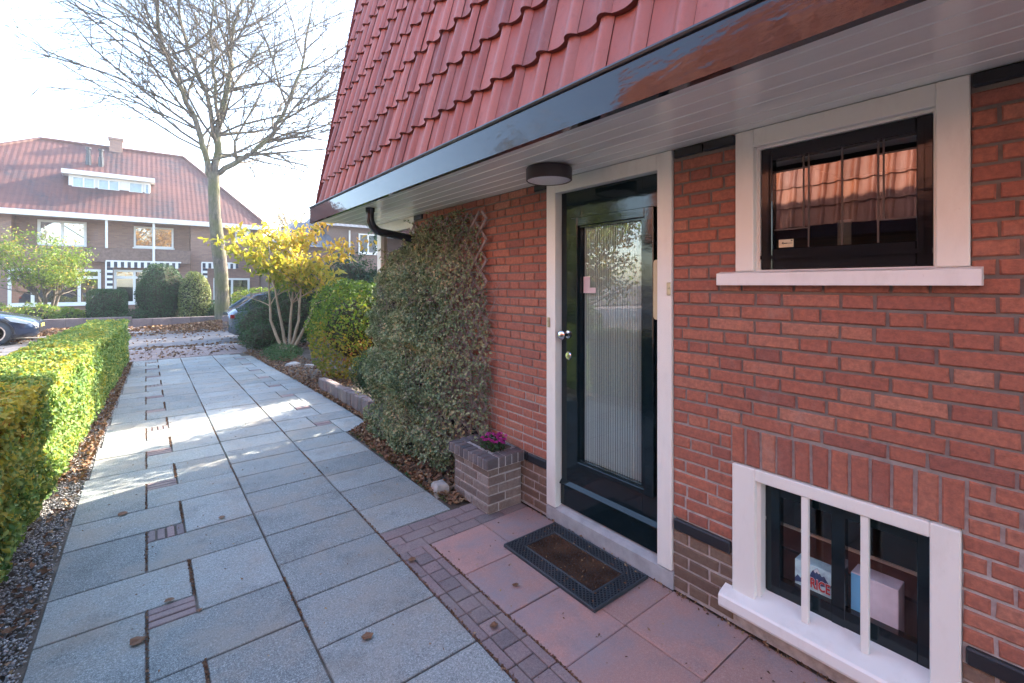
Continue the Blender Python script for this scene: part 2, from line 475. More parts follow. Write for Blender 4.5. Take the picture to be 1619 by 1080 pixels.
def leafmesh(name, P, N, size, mat, parent=None, origin=None, tint=None, aspect=0.5, fold=0.25, label=None, droop=None):
    """many small folded leaves as one mesh: P positions, N facing normals"""
    n = len(P)
    P = np.asarray(P, float); N = np.asarray(N, float)
    N = N / (np.linalg.norm(N, axis=1, keepdims=True) + 1e-9)
    rv = rng.normal(size=(n, 3))
    if droop is not None: rv = rv * 0.6 + np.array([0, 0, -droop])
    T = rv - N * np.sum(rv * N, axis=1, keepdims=True)
    T /= (np.linalg.norm(T, axis=1, keepdims=True) + 1e-9)
    B = np.cross(N, T)
    sz = (np.asarray(size) * rng.uniform(0.6, 1.25, n))[:, None]
    base = P - T * sz * 0.5
    tip = P + T * sz * 0.5 - N * sz * 0.12
    lf = P + B * sz * aspect * 0.5 + N * sz * fold * 0.5 - T * sz * 0.05
    rt = P - B * sz * aspect * 0.5 + N * sz * fold * 0.5 - T * sz * 0.05
    V = np.stack([base, rt, tip, lf], axis=1).reshape(-1, 3)
    if parent is not None: org = ORG[parent.name]
    else: org = Vector(origin) if origin is not None else Vector((0, 0, 0))
    V = V - np.array(org)
    me = bpy.data.meshes.new(name)
    me.vertices.add(4 * n); me.vertices.foreach_set('co', V.ravel())
    i = np.arange(n)[:, None] * 4
    F = np.concatenate([i + np.array([[0, 1, 2]]), i + np.array([[0, 2, 3]])], axis=1).ravel()
    me.loops.add(6 * n); me.loops.foreach_set('vertex_index', F)
    me.polygons.add(2 * n)
    me.polygons.foreach_set('loop_start', np.arange(2 * n) * 3)
    me.update(calc_edges=True)
    if tint is None: tint = rng.uniform(0, 1, n)
    at = me.attributes.new('tint', 'FLOAT', 'FACE')
    at.data.foreach_set('value', np.repeat(np.clip(tint, 0, 1), 2))
    me.materials.append(mat)
    o = bpy.data.objects.new(name, me); COL.objects.link(o)
    if parent is not None: o.parent = parent
    else: o.location = org
    ORG[o.name] = org.copy()
    if label: o['label'] = label
    return o

def vnoise(P, s, seed=0):
    """cheap smooth pseudo-noise 0..1"""
    P = np.asarray(P) * s
    a = np.sin(P[:, 0] * 1.7 + P[:, 1] * 2.3 + seed) + np.sin(P[:, 1] * 1.9 - P[:, 2] * 2.1 + seed * 2.1) + np.sin(P[:, 2] * 2.7 + P[:, 0] * 1.3 + seed * 0.7)
    b = np.sin(P[:, 0] * 4.1 - P[:, 2] * 3.3 + seed) * 0.6
    return np.clip((a + b) / 7.2 + 0.5, 0, 1)

def ellipsoid_leaves(c, r, n, shell=0.35, bumpy=0.16, sq=2.0, zmin=0.02, seed=0, jit=0.7):
    """leaf positions and normals filling the outer shell of a lumpy super-ellipsoid"""
    d = rng.normal(size=(n, 3)); d /= np.linalg.norm(d, axis=1, keepdims=True)
    k = (np.abs(d[:, 0]) ** sq + np.abs(d[:, 1]) ** sq + np.abs(d[:, 2]) ** sq) ** (-1 / sq)
    rad = k * (1 - shell * rng.uniform(0, 1, n) ** 1.8)
    rad *= 1 + bumpy * (vnoise(d * 3, 1.3, seed) - 0.5) * 2
    P = np.array(c) + d * rad[:, None] * np.array(r)
    N = d / np.array(r) + rng.normal(size=(n, 3)) * jit / np.mean(r)
    ok = P[:, 2] > zmin
    return P[ok], N[ok]

# ------------------------------------------------------------------ brickwork
def brick_wall(mb, tf, u0, u1, z0, z1, holes, mi, course=0.0625, seed=1, jh=0.011, lens=(0.21, 0.10), faceout=0.0, zone=None, tint_off=0.0):
    """individual bricks; tf(u, depth, z) -> world, depth > 0 is outwards"""
    rnd = random.Random(seed)
    nrow = int(round((z1 - z0) / course))
    for r in range(nrow):
        za, zb = z0 + r * course + jh * .5, z0 + (r + 1) * course - jh * .5
        segs = [(u0, u1)]
        for (a, b, c, d) in holes:
            if d > za + 0.01 and c < zb - 0.01:
                ns = []
                for (p, q) in segs:
                    if b <= p or a >= q: ns.append((p, q)); continue
                    if a > p: ns.append((p, a))
                    if b < q: ns.append((b, q))
                segs = ns
        # running sequence for this course
        per = lens[0] + lens[1] + 2 * jh
        u = math.floor(u0 / per) * per - per + (per / 2 if r % 2 else 0) + rnd.uniform(-.004, .004)
        cuts = []
        k = 0
        while u < u1 + 0.3:                       # stretcher, header, stretcher: each header centred over the stretcher below
            L = lens[k % 2] + rnd.uniform(-.003, .003)
            cuts.append((u, u + L)); u += L + jh; k += 1
        for (p, q) in segs:
            lst = []
            for (a, b) in cuts:
                a2, b2 = max(a, p + jh * .3), min(b, q - jh * .3)
                if b2 - a2 > 0.035: lst.append([a2, b2])
            if lst:
                lst[0][0] = p + jh * .3; lst[-1][1] = q - jh * .3
            for a, b in lst:
                if b - a > 0.3:
                    mid = (a + b) / 2; parts = [(a, mid - jh / 2), (mid + jh / 2, b)]
                else: parts = [(a, b)]
                for a, b in parts:
                    one_brick(mb, tf, a, b, za, zb, rnd, mi, faceout, tint_off)

def one_brick(mb, tf, a, b, za, zb, rnd, mi, out=0.0, toff=0.0, bv=0.005, back=-0.02):
    j = lambda s=0.0019: rnd.uniform(-s, s)
    o = out + rnd.uniform(-0.0015, 0.002)
    A = [(a + j(), za + j()), (b + j(), za + j()), (b + j(), zb + j()), (a + j(), zb + j())]
    cx, cz = (a + b) / 2, (za + zb) / 2
    ins = [(x + (bv if x < cx else -bv), z + (bv if z < cz else -bv)) for x, z in A]
    vs = [tf(x, o + j(0.0006), z) for x, z in ins] + [tf(x, o - bv, z) for x, z in A] + [tf(x, back, z) for x, z in A]
    fs = [(0, 1, 2, 3)]
    for k in range(4):
        l = (k + 1) % 4
        fs.append((k, 4 + k, 4 + l, l)); fs.append((4 + k, 8 + k, 8 + l, 4 + l))
    t = min(1, max(0, rnd.gauss(0.55, 0.22) + toff))
    if rnd.random() < 0.03: t = rnd.uniform(0, 0.2)
    mb.add(vs, fs, t, mi)

def panel_with_holes(mb, tf, u0, u1, z0, z1, holes, d, mi):
    us = sorted(set([u0, u1] + [min(max(h[k], u0), u1) for h in holes for k in (0, 1)]))
    zs = sorted(set([z0, z1] + [min(max(h[k], z0), z1) for h in holes for k in (2, 3)]))
    for a, b in zip(us, us[1:]):
        for c, e in zip(zs, zs[1:]):
            m, n = (a + b) / 2, (c + e) / 2
            if any(h[0] < m < h[1] and h[2] < n < h[3] for h in holes): continue
            mb.add([tf(a, d, c), tf(b, d, c), tf(b, d, e), tf(a, d, e)], [(0, 1, 2, 3)], 0.5, mi)

W = 2.20
def tfw(u, d, z):           # long side wall of the near house, facing -X
    return (W - d, u, z)
def tfg(u, d, z):           # street end wall, facing +Y
    return (u, 5.40 + d, z)

# ------------------------------------------------------------------ ground, paving, road
def sheet(name, mat, x0, x1, y0, y1, z, tint=0.5, thick=0.0):
    m = MB()
    if thick: m.box(x0, x1, y0, y1, z - thick, z, tint)
    else: m.add([(x0, y0, z), (x1, y0, z), (x1, y1, z), (x0, y1, z)], [(0, 1, 2, 3)], tint)
    o = m.build(name, mat); o['kind'] = 'structure'; return o
sheet('ground', M['soil'], -300, 300, -120, 500, -0.03)

def slab(m, x0, x1, y0, y1, mi=0, rnd=random, z=0.0, g=0.0055, lo=0.0, hi=1.0, dz=0.0018, bev=0.0035):
    a = len(m.v)
    m.box(x0 + g, x1 - g, y0 + g, y1 - g, z - 0.04, z, rnd.uniform(lo, hi), mi, bev)
    # tiny settlement and tilt of each slab
    h, tx, ty = rnd.uniform(-dz, dz), rnd.uniform(-.0022, .0022), rnd.uniform(-.0022, .0022)
    cx, cy = (x0 + x1) / 2, (y0 + y1) / 2
    sk = rnd.uniform(-.003, .003)
    for i in range(a, len(m.v)):
        x, y, zz = m.v[i]
        m.v[i] = (x + (y - cy) * sk, y + (x - cx) * sk, zz + h + (x - cx) * tx + (y - cy) * ty)

pm = MB()
PER = 0.935
edge = lambda y: -0.40 + max(0, y - 4.2) * 0.0265     # the left edge wanders towards the hedge end
k0 = -5
for k in range(k0, 11):
    y0 = 3.33 + k * PER
    if y0 > 12.6: break
    c = lambda a, b: (a, min(b, 12.62))
    def S(x0, x1, a, b, mi=0):
        if a >= 12.55 or b < -1.5: return
        slab(pm, x0, x1, a, min(b, 12.6), mi)
    e = edge(y0)
    S(e, 0.005, y0, y0 + .545); S(e, 0.20, y0 + .545, y0 + PER)
    S(0.005, .60, y0, y0 + .38); S(.205, .60, y0 + .38, y0 + PER)
    # clinker infill between the offset slabs
    nb = 4
    if (k % 3) == 0:
        for q in range(nb):
            w = .2 / nb; S(.005 + q * w, .005 + (q + 1) * w, y0 + .38, y0 + .545, 2)
    else:
        for q in range(3):
            w = .165 / 3; S(.005, .205, y0 + .38 + q * w, y0 + .38 + (q + 1) * w, 2)
y = 1.36 - .39 * 6
while y < 12.5:
    p = .392 if y < 3.5 else .38
    slab(pm, .60, 1.19, y, min(y + p, 12.6)); y += p
y = 2.905
for p in (.385, .39, .38, .375, .375, .36):
    slab(pm, 1.19, 1.735, y, y + p - 0.0); y += p
y0 = 5.17
while y0 < 12.4:
    q = .86
    e = 2.05 - max(0, y0 - 7) * 0.035
    cl = lambda v: min(v, 12.6)
    slab(pm, 1.19, 1.72, y0, cl(y0 + .39)); slab(pm, 1.19, 1.54, y0 + .39, cl(y0 + q))
    if y0 + .55 < 12.5:
        slab(pm, 1.72, e, y0, cl(y0 + .54)); slab(pm, 1.54, e, y0 + .54, cl(y0 + q))
        for k in range(2):
            slab(pm, 1.54, 1.72, y0 + .39 + k * .075, y0 + .39 + (k + 1) * .075, 2)
    y0 += q
# pink tiles in front of the door
for i, (xa, xb) in enumerate(((1.392, 1.795), (1.795, 2.196))):
    for yb in (2.60, 2.20, 1.80, 1.405, 1.01, .61, .21, -.19, -.59):
        slab(pm, xa, xb, yb - .397, yb, 1, g=0.003)
# clinker strips: one along the path, one across the end of the pink tiles
y = -1.0
while y < 2.6:
    L = .098
    slab(pm, 1.19, 1.245, y, y + .2 * .98, 2, g=.003) if int(round((y + 1) / L)) % 2 == 0 else None
    slab(pm, 1.245, 1.343, y, y + L, 2, g=.003)
    slab(pm, 1.343, 1.392, y, y + .196, 2, g=.003) if int(round((y + 1) / L)) % 2 == 1 else None
    y += L
for r in range(3):
    x = 1.19 + (0.1 if r % 2 else 0)
    if r % 2: slab(pm, 1.19, 1.29, 2.6 + r * .1, 2.7 + r * .1, 2, g=.003)
    while x < 2.2:
        xe = min(x + .2, 2.196)
        if r == 0 or x < 1.9: slab(pm, x, xe, 2.6 + r * .1, 2.7 + r * .1, 2, g=.003)
        x += .2
path = pm.build('path', [M['slab'], M['pink'], M['paver']]); path['kind'] = 'structure'
# joint bed just under the slabs
sheet('path_bed', M['soil'], -.44, 2.2, -3, 12.64, -0.011)

# brick sidewalk along our side of the street
sm = MB()
for r in range(19):
    x = -5 + (0.1 if r % 2 else 0)
    while x < 9:
        slab(sm, x, x + .2, 12.66 + r * .105, 12.66 + (r + 1) * .105, 0, g=.004); x += .2
sw = sm.build('sidewalk', M['street_brick']); sw['kind'] = 'structure'
sheet('sidewalk_bed', M['soil'], -40, 40, 12.64, 14.68, -0.012)
def kerb(name, y0, y1, z):
    m = MB(); x = -40
    while x < 40:
        m.box(x + .004, x + .996, y0, y1, -.1, z, .5, 0, .012); x += 1
    o = m.build(name, M['kerb']); o['kind'] = 'structure'
kerb('near_kerb', 14.68, 14.82, 0.004)
sheet('road', M['road'], -120, 120, 14.82, 19.6, -0.02)
kerb('far_kerb', 19.6, 19.75, 0.05)
sheet('far_pavement', M['street_brick'], -120, 120, 19.75, 22.4, 0.03)
sheet('lawn', M['soil'], -60, 60, 22.7, 31.4, 0.1)

# ------------------------------------------------------------------ NEAR HOUSE
house = thing('brick_house', (W, 0, 0), 'near red brick house with steep red pantile roof, black gutter and dark green front door', 'house')
# holes: u0,u1,z0,z1
H_door = (1.41, 2.392, -0.1, 2.336)
H_win = (0.276, 1.073, 1.640, 2.336)
H_bas = (0.297, 1.088, 0.10, 0.777)
Zb, Zt = 0.327, 0.390
wb = MB()
soldier = (0.285, 1.100, 0.777, 0.952)
H_wt = (H_win[0], H_win[1], 1.641, 2.336)
brick_wall(wb, tfw, -3.0, 4.435, Zt, 2.336 - 0.0, [H_door, H_wt, H_bas, soldier, (1.073, 1.41, 2.283, 2.336), (-3, .276, 2.283, 2.336), (2.392, 2.53, 2.283, 2.336), (4.25, 4.435, 2.283, 2.336)], 0, course=(2.336 - Zt) / 31, seed=3)
rs = random.Random(5)
ns = 12
for i in range(ns):
    a = soldier[0] + (soldier[1] - soldier[0]) * i / ns; b = soldier[0] + (soldier[1] - soldier[0]) * (i + 1) / ns
    one_brick(wb, tfw, a + .006, b - .006, soldier[2] + .002, soldier[3] - .008, rs, 0)
allh = [H_door, H_win, H_bas]
panel_with_holes(wb, tfw, -3.0, 4.435, 0, 2.336, allh, -0.008, 1)
# jambs of the openings
for (a, b, c, d) in allh:
    for u in (a, b):
        wb.add([tfw(u, -.008, max(c, 0)), tfw(u, -.2, max(c, 0)), tfw(u, -.2, d), tfw(u, -.008, d)], [(0, 1, 2, 3)], .5, 1)
wall = wb.build('wall', [M['brick'], M['mortar']], house)
for a, b in ((-3, .297), (1.088, 1.41), (2.392, 4.435)):
    wp = MB(); brick_wall(wp, tfw, a, b, 0.015, Zb, [], 0, course=(Zb - .015) / 5, seed=int(9 + a))
    wp.build('plinth', M['plinth_brick'], house, label='yellow brown brick plinth under the dark band')
def blocks(u0, u1, z0, z1, L=0.21, out=0.012):
    wd = MB()
    n = max(1, int(round((u1 - u0) / L)))
    for i in range(n):
        a, b = u0 + (u1 - u0) * i / n, u0 + (u1 - u0) * (i + 1) / n
        wd.box(W - out, W + .02, a + .003, b - .003, z0 + .002, z1 - .002, random.random(), 0, .006)
    wd.build('dark_brick_band', M['dark_brick'], house)
for a, b in ((-3, .290), (1.095, 1.404), (2.396, 4.43)): blocks(a, b, Zb, Zt)
for a, b in ((-3, .274), (1.076, 1.404), (2.396, 2.53), (4.25, 4.435)): blocks(a, b, 2.284, 2.334, 0.16)
# street-side end wall and gable, seen only from the side
ge = MB()
panel_with_holes(ge, tfg, 2.2, 9.5, 0, 5.4, [], 0.0, 0)
ge.add([(2.2, 5.4, 2.336), (2.02, 5.4, 5.3), (5.8, 5.4, 6.2), (9.5, 5.4, 5.3)], [(0, 1, 2, 3)], .5, 0)
ge.build('end_wall', M['brick'], house)
bk = MB(); bk.box(9.4, 9.5, -8, 5.4, 0, 5.3); bk.box(2.5, 9.4, -8, -7.9, 0, 5.3); bk.build('back_wall', M['brick'], house)

# door frame + threshold
fr = MB()
fx0, fx1 = W - .012, W + .055
fr.box(fx0, fx1, 1.412, 1.500, .100, 2.333, bev=.003)
fr.box(fx0, fx1, 2.302, 2.390, .100, 2.333, bev=.003)
fr.box(fx0, fx1, 1.500, 2.302, 2.243, 2.333, bev=.003)
fr.box(fx1 - .012, fx1 + .06, 1.412, 1.497, .100, 2.333); fr.box(fx1 - .012, fx1 + .06, 2.305, 2.390, .1, 2.333); fr.box(fx1 - .012, fx1 + .06, 1.49, 2.31, 2.247, 2.333)
dfr = fr.build('door_frame', M['white_paint'], house)
m = MB(); m.poly_prism([(W - .006, .0), (W + .14, .0), (W + .14, .115), (W + .05, .112), (W + .012, .098), (W - .006, .088)], 'y', 1.405, 2.396); m.build('threshold', M['threshold'], house)
for nm, (yy, zz) in dict(a=(1.425, 1.597), b=(2.362, 1.36)).items():
    m = MB(); m.box(fx0 - .008, fx0 - .0005, yy - .012, yy + .012, zz - .034, zz + .034, bev=.003); m.lathe([(.006, 0), (.006, -.006)], (fx0 - .008, yy, zz + .008), 'x', 12); m.build('doorbell', M['brass'], dfr)

# door leaf
LX = 2.245
door = MB()
door.box(LX, LX + .045, 1.503, 1.637, .118, 2.243, bev=.002)
door.box(LX, LX + .045, 2.108, 2.298, .118, 2.243, bev=.002)
door.box(LX + .001, LX + .044, 1.637, 2.108, 1.992, 2.243)
door.box(LX + .001, LX + .044, 1.637, 2.108, .118, .470)
door = door.build('front_door', M['door_green'], house)
ib = MB()
ix0, ix1 = LX - .036, LX - .0005
oy0, oy1, oz0, oz1 = 1.54, 2.175, .432, 2.058
gy0, gy1, gz0, gz1 = 1.630, 2.108, .475, 1.99
ib.box(ix0, ix1, oy0, gy0 - .03, oz0, oz1, bev=.004); ib.box(ix0, ix1, gy1 + .01, oy1, oz0, oz1, bev=.004)
ib.box(ix0 + .001, ix1, gy0 - .03, gy1 + .01, gz1 + .012, oz1 - .001, bev=.003); ib.box(ix0 + .001, ix1, gy0 - .03, gy1 + .01, oz0 + .001, gz0 - .012, bev=.003)
# inner glazing bead
ib.box(ix1 - .018, ix1, gy0 - .0295, gy0, gz0, gz1); ib.box(ix1 - .018, ix1, gy1, gy1 + .0095, gz0, gz1)
ib.box(ix1 - .017, ix1 - .001, gy0 - .0295, gy1 + .0095, gz1, gz1 + .0115); ib.box(ix1 - .017, ix1 - .001, gy0 - .0295, gy1 + .0095, gz0 - .0115, gz0)
ib.build('glazing_frame', M['door_green'], door)
pane('door_pane', M['glass_door'], door, LX + .010, 1.637, 2.108, .47, 1.992)
rb = MB(); nn = 26
for i in range(nn):
    a = 1.637 + (2.108 - 1.637) * i / nn; b = 1.637 + (2.108 - 1.637) * (i + 1) / nn
    mdl = (a + b) / 2
    c1, c2 = a + (b - a) * .36, a + (b - a) * .5
    rb.add([(LX + .024, a, .47), (LX + .017, c1, .47), (LX + .024, a, 1.992), (LX + .017, c1, 1.992)], [(0, 1, 3, 2)], .75 + .2 * random.random())
    rb.add([(LX + .017, c1, .47), (LX + .026, c2, .47), (LX + .024, b, .47), (LX + .017, c1, 1.992), (LX + .026, c2, 1.992), (LX + .024, b, 1.992)], [(0, 1, 4, 3), (1, 2, 5, 4)], .2 + .15 * random.random())  # facet tint alternates to paint light and dark refraction stripes
rb.build('ribbed_pane', M['ribbed'], door)
m = MB(); m.poly_prism([(LX - .0005, .262), (LX - .022, .262), (LX - .022, .270), (LX - .0005, .292)], 'y', 1.505, 2.296); m.build('weather_bar', M['door_green'], door)
m = MB(); m.box(LX - .012, LX - .0006, 1.506, 2.295, .122, .258, bev=.003); m.build('kick_board', M['door_green'], door)
m = MB(); m.lathe([(.026, 0), (.026, -.006), (.012, -.01), (.011, -.035), (.022, -.042), (.033, -.055), (.033, -.07), (.022, -.082), (.004, -.086)], (LX - .0006, 2.232, 1.283), 'x', 24); m.build('door_knob', M['chrome'], door, smooth=True)
m = MB(); m.lathe([(.027, 0), (.027, -.005), (.022, -.01), (.008, -.011), (.0075, -.004)], (LX - .0006, 2.228, 1.14), 'x', 24); m.box(LX - .016, LX - .009, 2.225, 2.231, 1.131, 1.149); m.build('door_lock', M['chrome'], door, smooth=True)
# rounded cream grip plate standing proud on the hinge stile
m = MB(); pr = []
for k in range(20):
    a = 2 * math.pi * k / 20
    pr.append((1.519 + .0205 * math.cos(a), 1.592 + (.145 if math.sin(a) > 0 else -.145) + .0205 * math.sin(a)))
m.poly_prism(pr, 'x', LX - .034, LX - .0005); m.build('letter_slot_cover', M['cream'], door)
m = MB(); m.box(LX + .0065, LX + .0095, 2.045, 2.100, 1.60, 1.672); m.box(LX + .0065, LX + .0095, 1.995, 2.100, 1.565, 1.60); m.build('sticker', M['sticker_pink'], door)

# upper window
m = MB()
m.box(W - .010, W + .06, .990, 1.073, 1.682, 2.333, bev=.003); m.box(W - .010, W + .06, .276, .363, 1.682, 2.333, bev=.003)
m.box(W - .0095, W + .06, .363, .990, 2.252, 2.333, bev=.003); m.box(W + .012, W + .10, .363, .990, 1.64, 1.686)
m.box(W + .022, W + .10, .974, .992, 1.686, 2.252); m.box(W + .022, W + .10, .361, .374, 1.686, 2.252); m.box(W + .022, W + .10, .374, .974, 2.240, 2.254)
wf = m.build('window_frame', M['white_paint'], house)
m = MB(); m.poly_prism([(W + .02, 1.617), (W - .045, 1.617), (W - .045, 1.672), (W + .02, 1.685)], 'y', .244, 1.147); m.build('window_sill', M['white_sill'], wf)
sx0, sx1 = W + .030, W + .075
m = MB()
m.box(sx0, sx1, .925, .973, 1.688, 2.239, bev=.003); m.box(sx0, sx1, .375, .423, 1.688, 2.239, bev=.003)
m.box(sx0 + .001, sx1, .423, .925, 2.183, 2.238, bev=.003); m.box(sx0 + .001, sx1, .423, .925, 1.689, 1.782, bev=.003)
m.box(sx0 - .012, sx0 + .002, .376, .972, 1.735, 1.752); m.box(sx0 - .010, sx0 + .002, .400, .412, 1.75, 2.21); m.box(sx0 - .010, sx0 + .002, .936, .948, 1.75, 2.21)
m.build('window_sash', M['black_gloss'], wf)
gx = W + .055
pane('window_pane', M['glass_lead'], wf, gx, .423, .925, 1.782, 2.183)
m = MB()
for yy in (.542, .662, .785):
    m.box(gx - .003, gx - .0003, yy - .003, yy + .003, 1.782, 2.183)
for (a, b, zz) in ((.785, .925, 1.868), (.423, .542, 1.872), (.785, .925, 2.13), (.423, .542, 2.13)):
    m.box(gx - .0032, gx - .0005, a, b, zz - .003, zz + .003)
m.box(gx - .0028, gx - .0006, .802, .808, 1.868, 2.183); m.box(gx - .0028, gx - .0006, .522, .528, 1.872, 2.183)
m.build('lead_strips', M['lead'], wf)
m = MB(); m.box(gx + .03, gx + .034, .640, .688, 1.782, 1.89); m.build('blind_slat', M['interior_grey'], wf)
m = MB(); m.box(gx - .0045, gx - .0005, .845, .905, 1.787, 1.822, mi=0)
m.poly_prism([(.893, 1.806), (.885, 1.812), (.885, 1.800)], 'x', gx - .0055, gx - .0047, mi=1)
m.box(gx - .0055, gx - .0047, .868, .883, 1.803, 1.807, mi=1); m.box(gx - .0055, gx - .0047, .850, .866, 1.8035, 1.8055, mi=1); m.box(gx - .0055, gx - .0047, .849, .854, 1.813, 1.818, mi=1)
m.build('window_sticker', [M['sticker'], M['ink']], wf)

# basement window
m = MB()
m.box(W - .014, W + .055, .983, 1.087, .17, .774, bev=.004); m.box(W - .014, W + .055, .298, .379, .17, .774, bev=.004)
m.box(W - .0135, W + .055, .379, .983, .720, .774, bev=.004)
m.box(W - .006, W + .018, .767, .794, .185, .72, bev=.003); m.box(W - .006, W + .018, .558, .585, .185, .72, bev=.003)
m.box(W + .01, W + .06, .966, .984, .19, .72)
bf = m.build('basement_window_frame', M['white_paint'], house)
m = MB(); m.poly_prism([(W + .07, .10), (W - .065, .10), (W - .070, .112), (W - .070, .152), (W - .062, .162), (W + .07, .205)], 'y', .24, 1.125); m.build('basement_sill', M['white_sill'], bf)
bx0, bx1 = W + .065, W + .105
m = MB()
m.box(bx0, bx1, .905, .966, .2, .74, bev=.003); m.box(bx0, bx1, .29, .428, .2, .74, bev=.003)
m.box(bx0 + .001, bx1, .428, .905, .655, .74); m.box(bx0 + .001, bx1, .428, .905, .2, .275)
m.box(bx0 - .001, bx1 + .001, .655, .705, .2, .739, bev=.003)
m.build('basement_sash', M['door_green'], bf)
pane('basement_pane', M['glass'], bf, bx0 + .02, .428, .905, .275, .655)

# dark rooms behind the openings
m = MB()
def room(m, x0, x1, y0, y1, z0, z1):   # box open towards -X
    v = [(x0, y0, z0), (x0, y1, z0), (x0, y1, z1), (x0, y0, z1), (x1, y0, z0), (x1, y1, z0), (x1, y1, z1), (x1, y0, z1)]
    m.add(v, [(4, 5, 6, 7), (0, 1, 5, 4), (3, 7, 6, 2), (0, 4, 7, 3), (1, 2, 6, 5)])
room(m, LX + .06, 4.0, 1.42, 2.38, .1, 2.33); room(m, W + .1, 3.6, .28, 1.07, 1.6, 2.32); room(m, bx1 + .002, 3.2, .25, 1.2, .05, .79)
m.build('room_interior', M['interior'], house)
m = MB(); m.box(2.53, 2.545, .3, 1.15, .40, .412, bev=.002); m.build('basement_shelf', M['white_paint'], house)
m = MB(); m.box(2.53, 2.56, .26, 1.19, .30, .398); m.build('basement_beam', M['brown_wood'], house)
m = MB(); m.box(W + .107, 2.75, .26, 1.19, .08, .17); m.build('basement_ledge', M['brown_wood'], house)

# street-end window: white corner post and pane
m = MB(); m.box(W - .01, W + .07, 5.29, 5.40, 0, 2.333, bev=.003); m.box(W - .005, W + .06, 4.44, 4.52, .4, 2.333); m.box(W - .005, W + .06, 4.52, 5.29, 2.22, 2.333); m.box(W - .005, W + .06, 4.52, 5.29, .4, .48)
ef = m.build('street_window_frame', M['white_paint'], house)
m = MB(); m.box(W, W + .1, 4.436, 5.29, 0, .398); m.build('street_window_base', M['plinth_brick'], house)
pane('street_window_pane', M['glass_lead'], ef, W + .03, 4.52, 5.29, .48, 2.22)
room_m = MB(); room(room_m, W + .08, 3.6, 4.46, 5.3, .3, 2.3); room_m.build('front_room_interior', M['interior'], house)

# soffit of grooved boards
m = MB(); nb = 7; x0s, x1s = 1.485, 2.215
for i in range(nb):
    a = x0s + (x1s - x0s) * i / nb; b = x0s + (x1s - x0s) * (i + 1) / nb
    m.add([(a, -4, 2.344), (a + .006, -4, 2.336), (b - .006, -4, 2.336), (b, -4, 2.344), (a, 5.53, 2.344), (a + .006, 5.53, 2.336), (b - .006, 5.53, 2.336), (b, 5.53, 2.344)], [(0, 1, 5, 4), (1, 2, 6, 5), (2, 3, 7, 6)])
m.add([(x0s, -4, 2.36), (x1s + 7, -4, 2.36), (x1s + 7, 5.53, 2.36), (x0s, 5.53, 2.36)], [(0, 1, 2, 3)])
m.build('soffit', M['soffit'], house)
# fascia gutter
m = MB()
m.poly_prism([(1.458, 2.312), (1.485, 2.308), (1.485, 2.352), (1.55, 2.352), (1.55, 2.40), (1.486, 2.40), (1.482, 2.478), (1.464, 2.482)], 'y', -4, 5.55)
g_o = m.build('gutter', M['fascia'], house)
m = MB(); m.tube([(1.463, -4, 2.489), (1.463, 5.56, 2.489)], .0125, 8); m.tube([(1.463, 5.545, 2.489), (1.60, 5.545, 2.489)], .011, 8); m.build('gutter_lip', M['lip'], g_o, smooth=True)
m = MB(); m.box(1.462, 2.3, 5.531, 5.549, 2.345, 2.478); m.build('end_fascia', M['fascia'], house)
# downpipe
m = MB(); pts = [(1.65, 4.235, 2.345), (1.65, 4.235, 2.27)]
for k in range(7):
    a = k / 6 * R(80); pts.append((1.65 + .13 * (1 - math.cos(a)), 4.235, 2.245 - .13 * math.sin(a)))
pts += [(1.95, 4.235, 2.095), (2.09, 4.235, 2.07)]
for k in range(1, 5):
    a = k / 4 * R(75); pts.append((2.09 + .06 * math.sin(a), 4.235, 2.07 - .08 * (1 - math.cos(a)) - .01))
pts += [(2.15, 4.235, 1.9), (2.15, 4.235, .02)]
m.tube(pts, .037, 14); m.tube([(1.65, 4.235, 2.34), (1.65, 4.235, 2.30)], .043, 14); m.build('downpipe', M['pipe'], house, smooth=True)

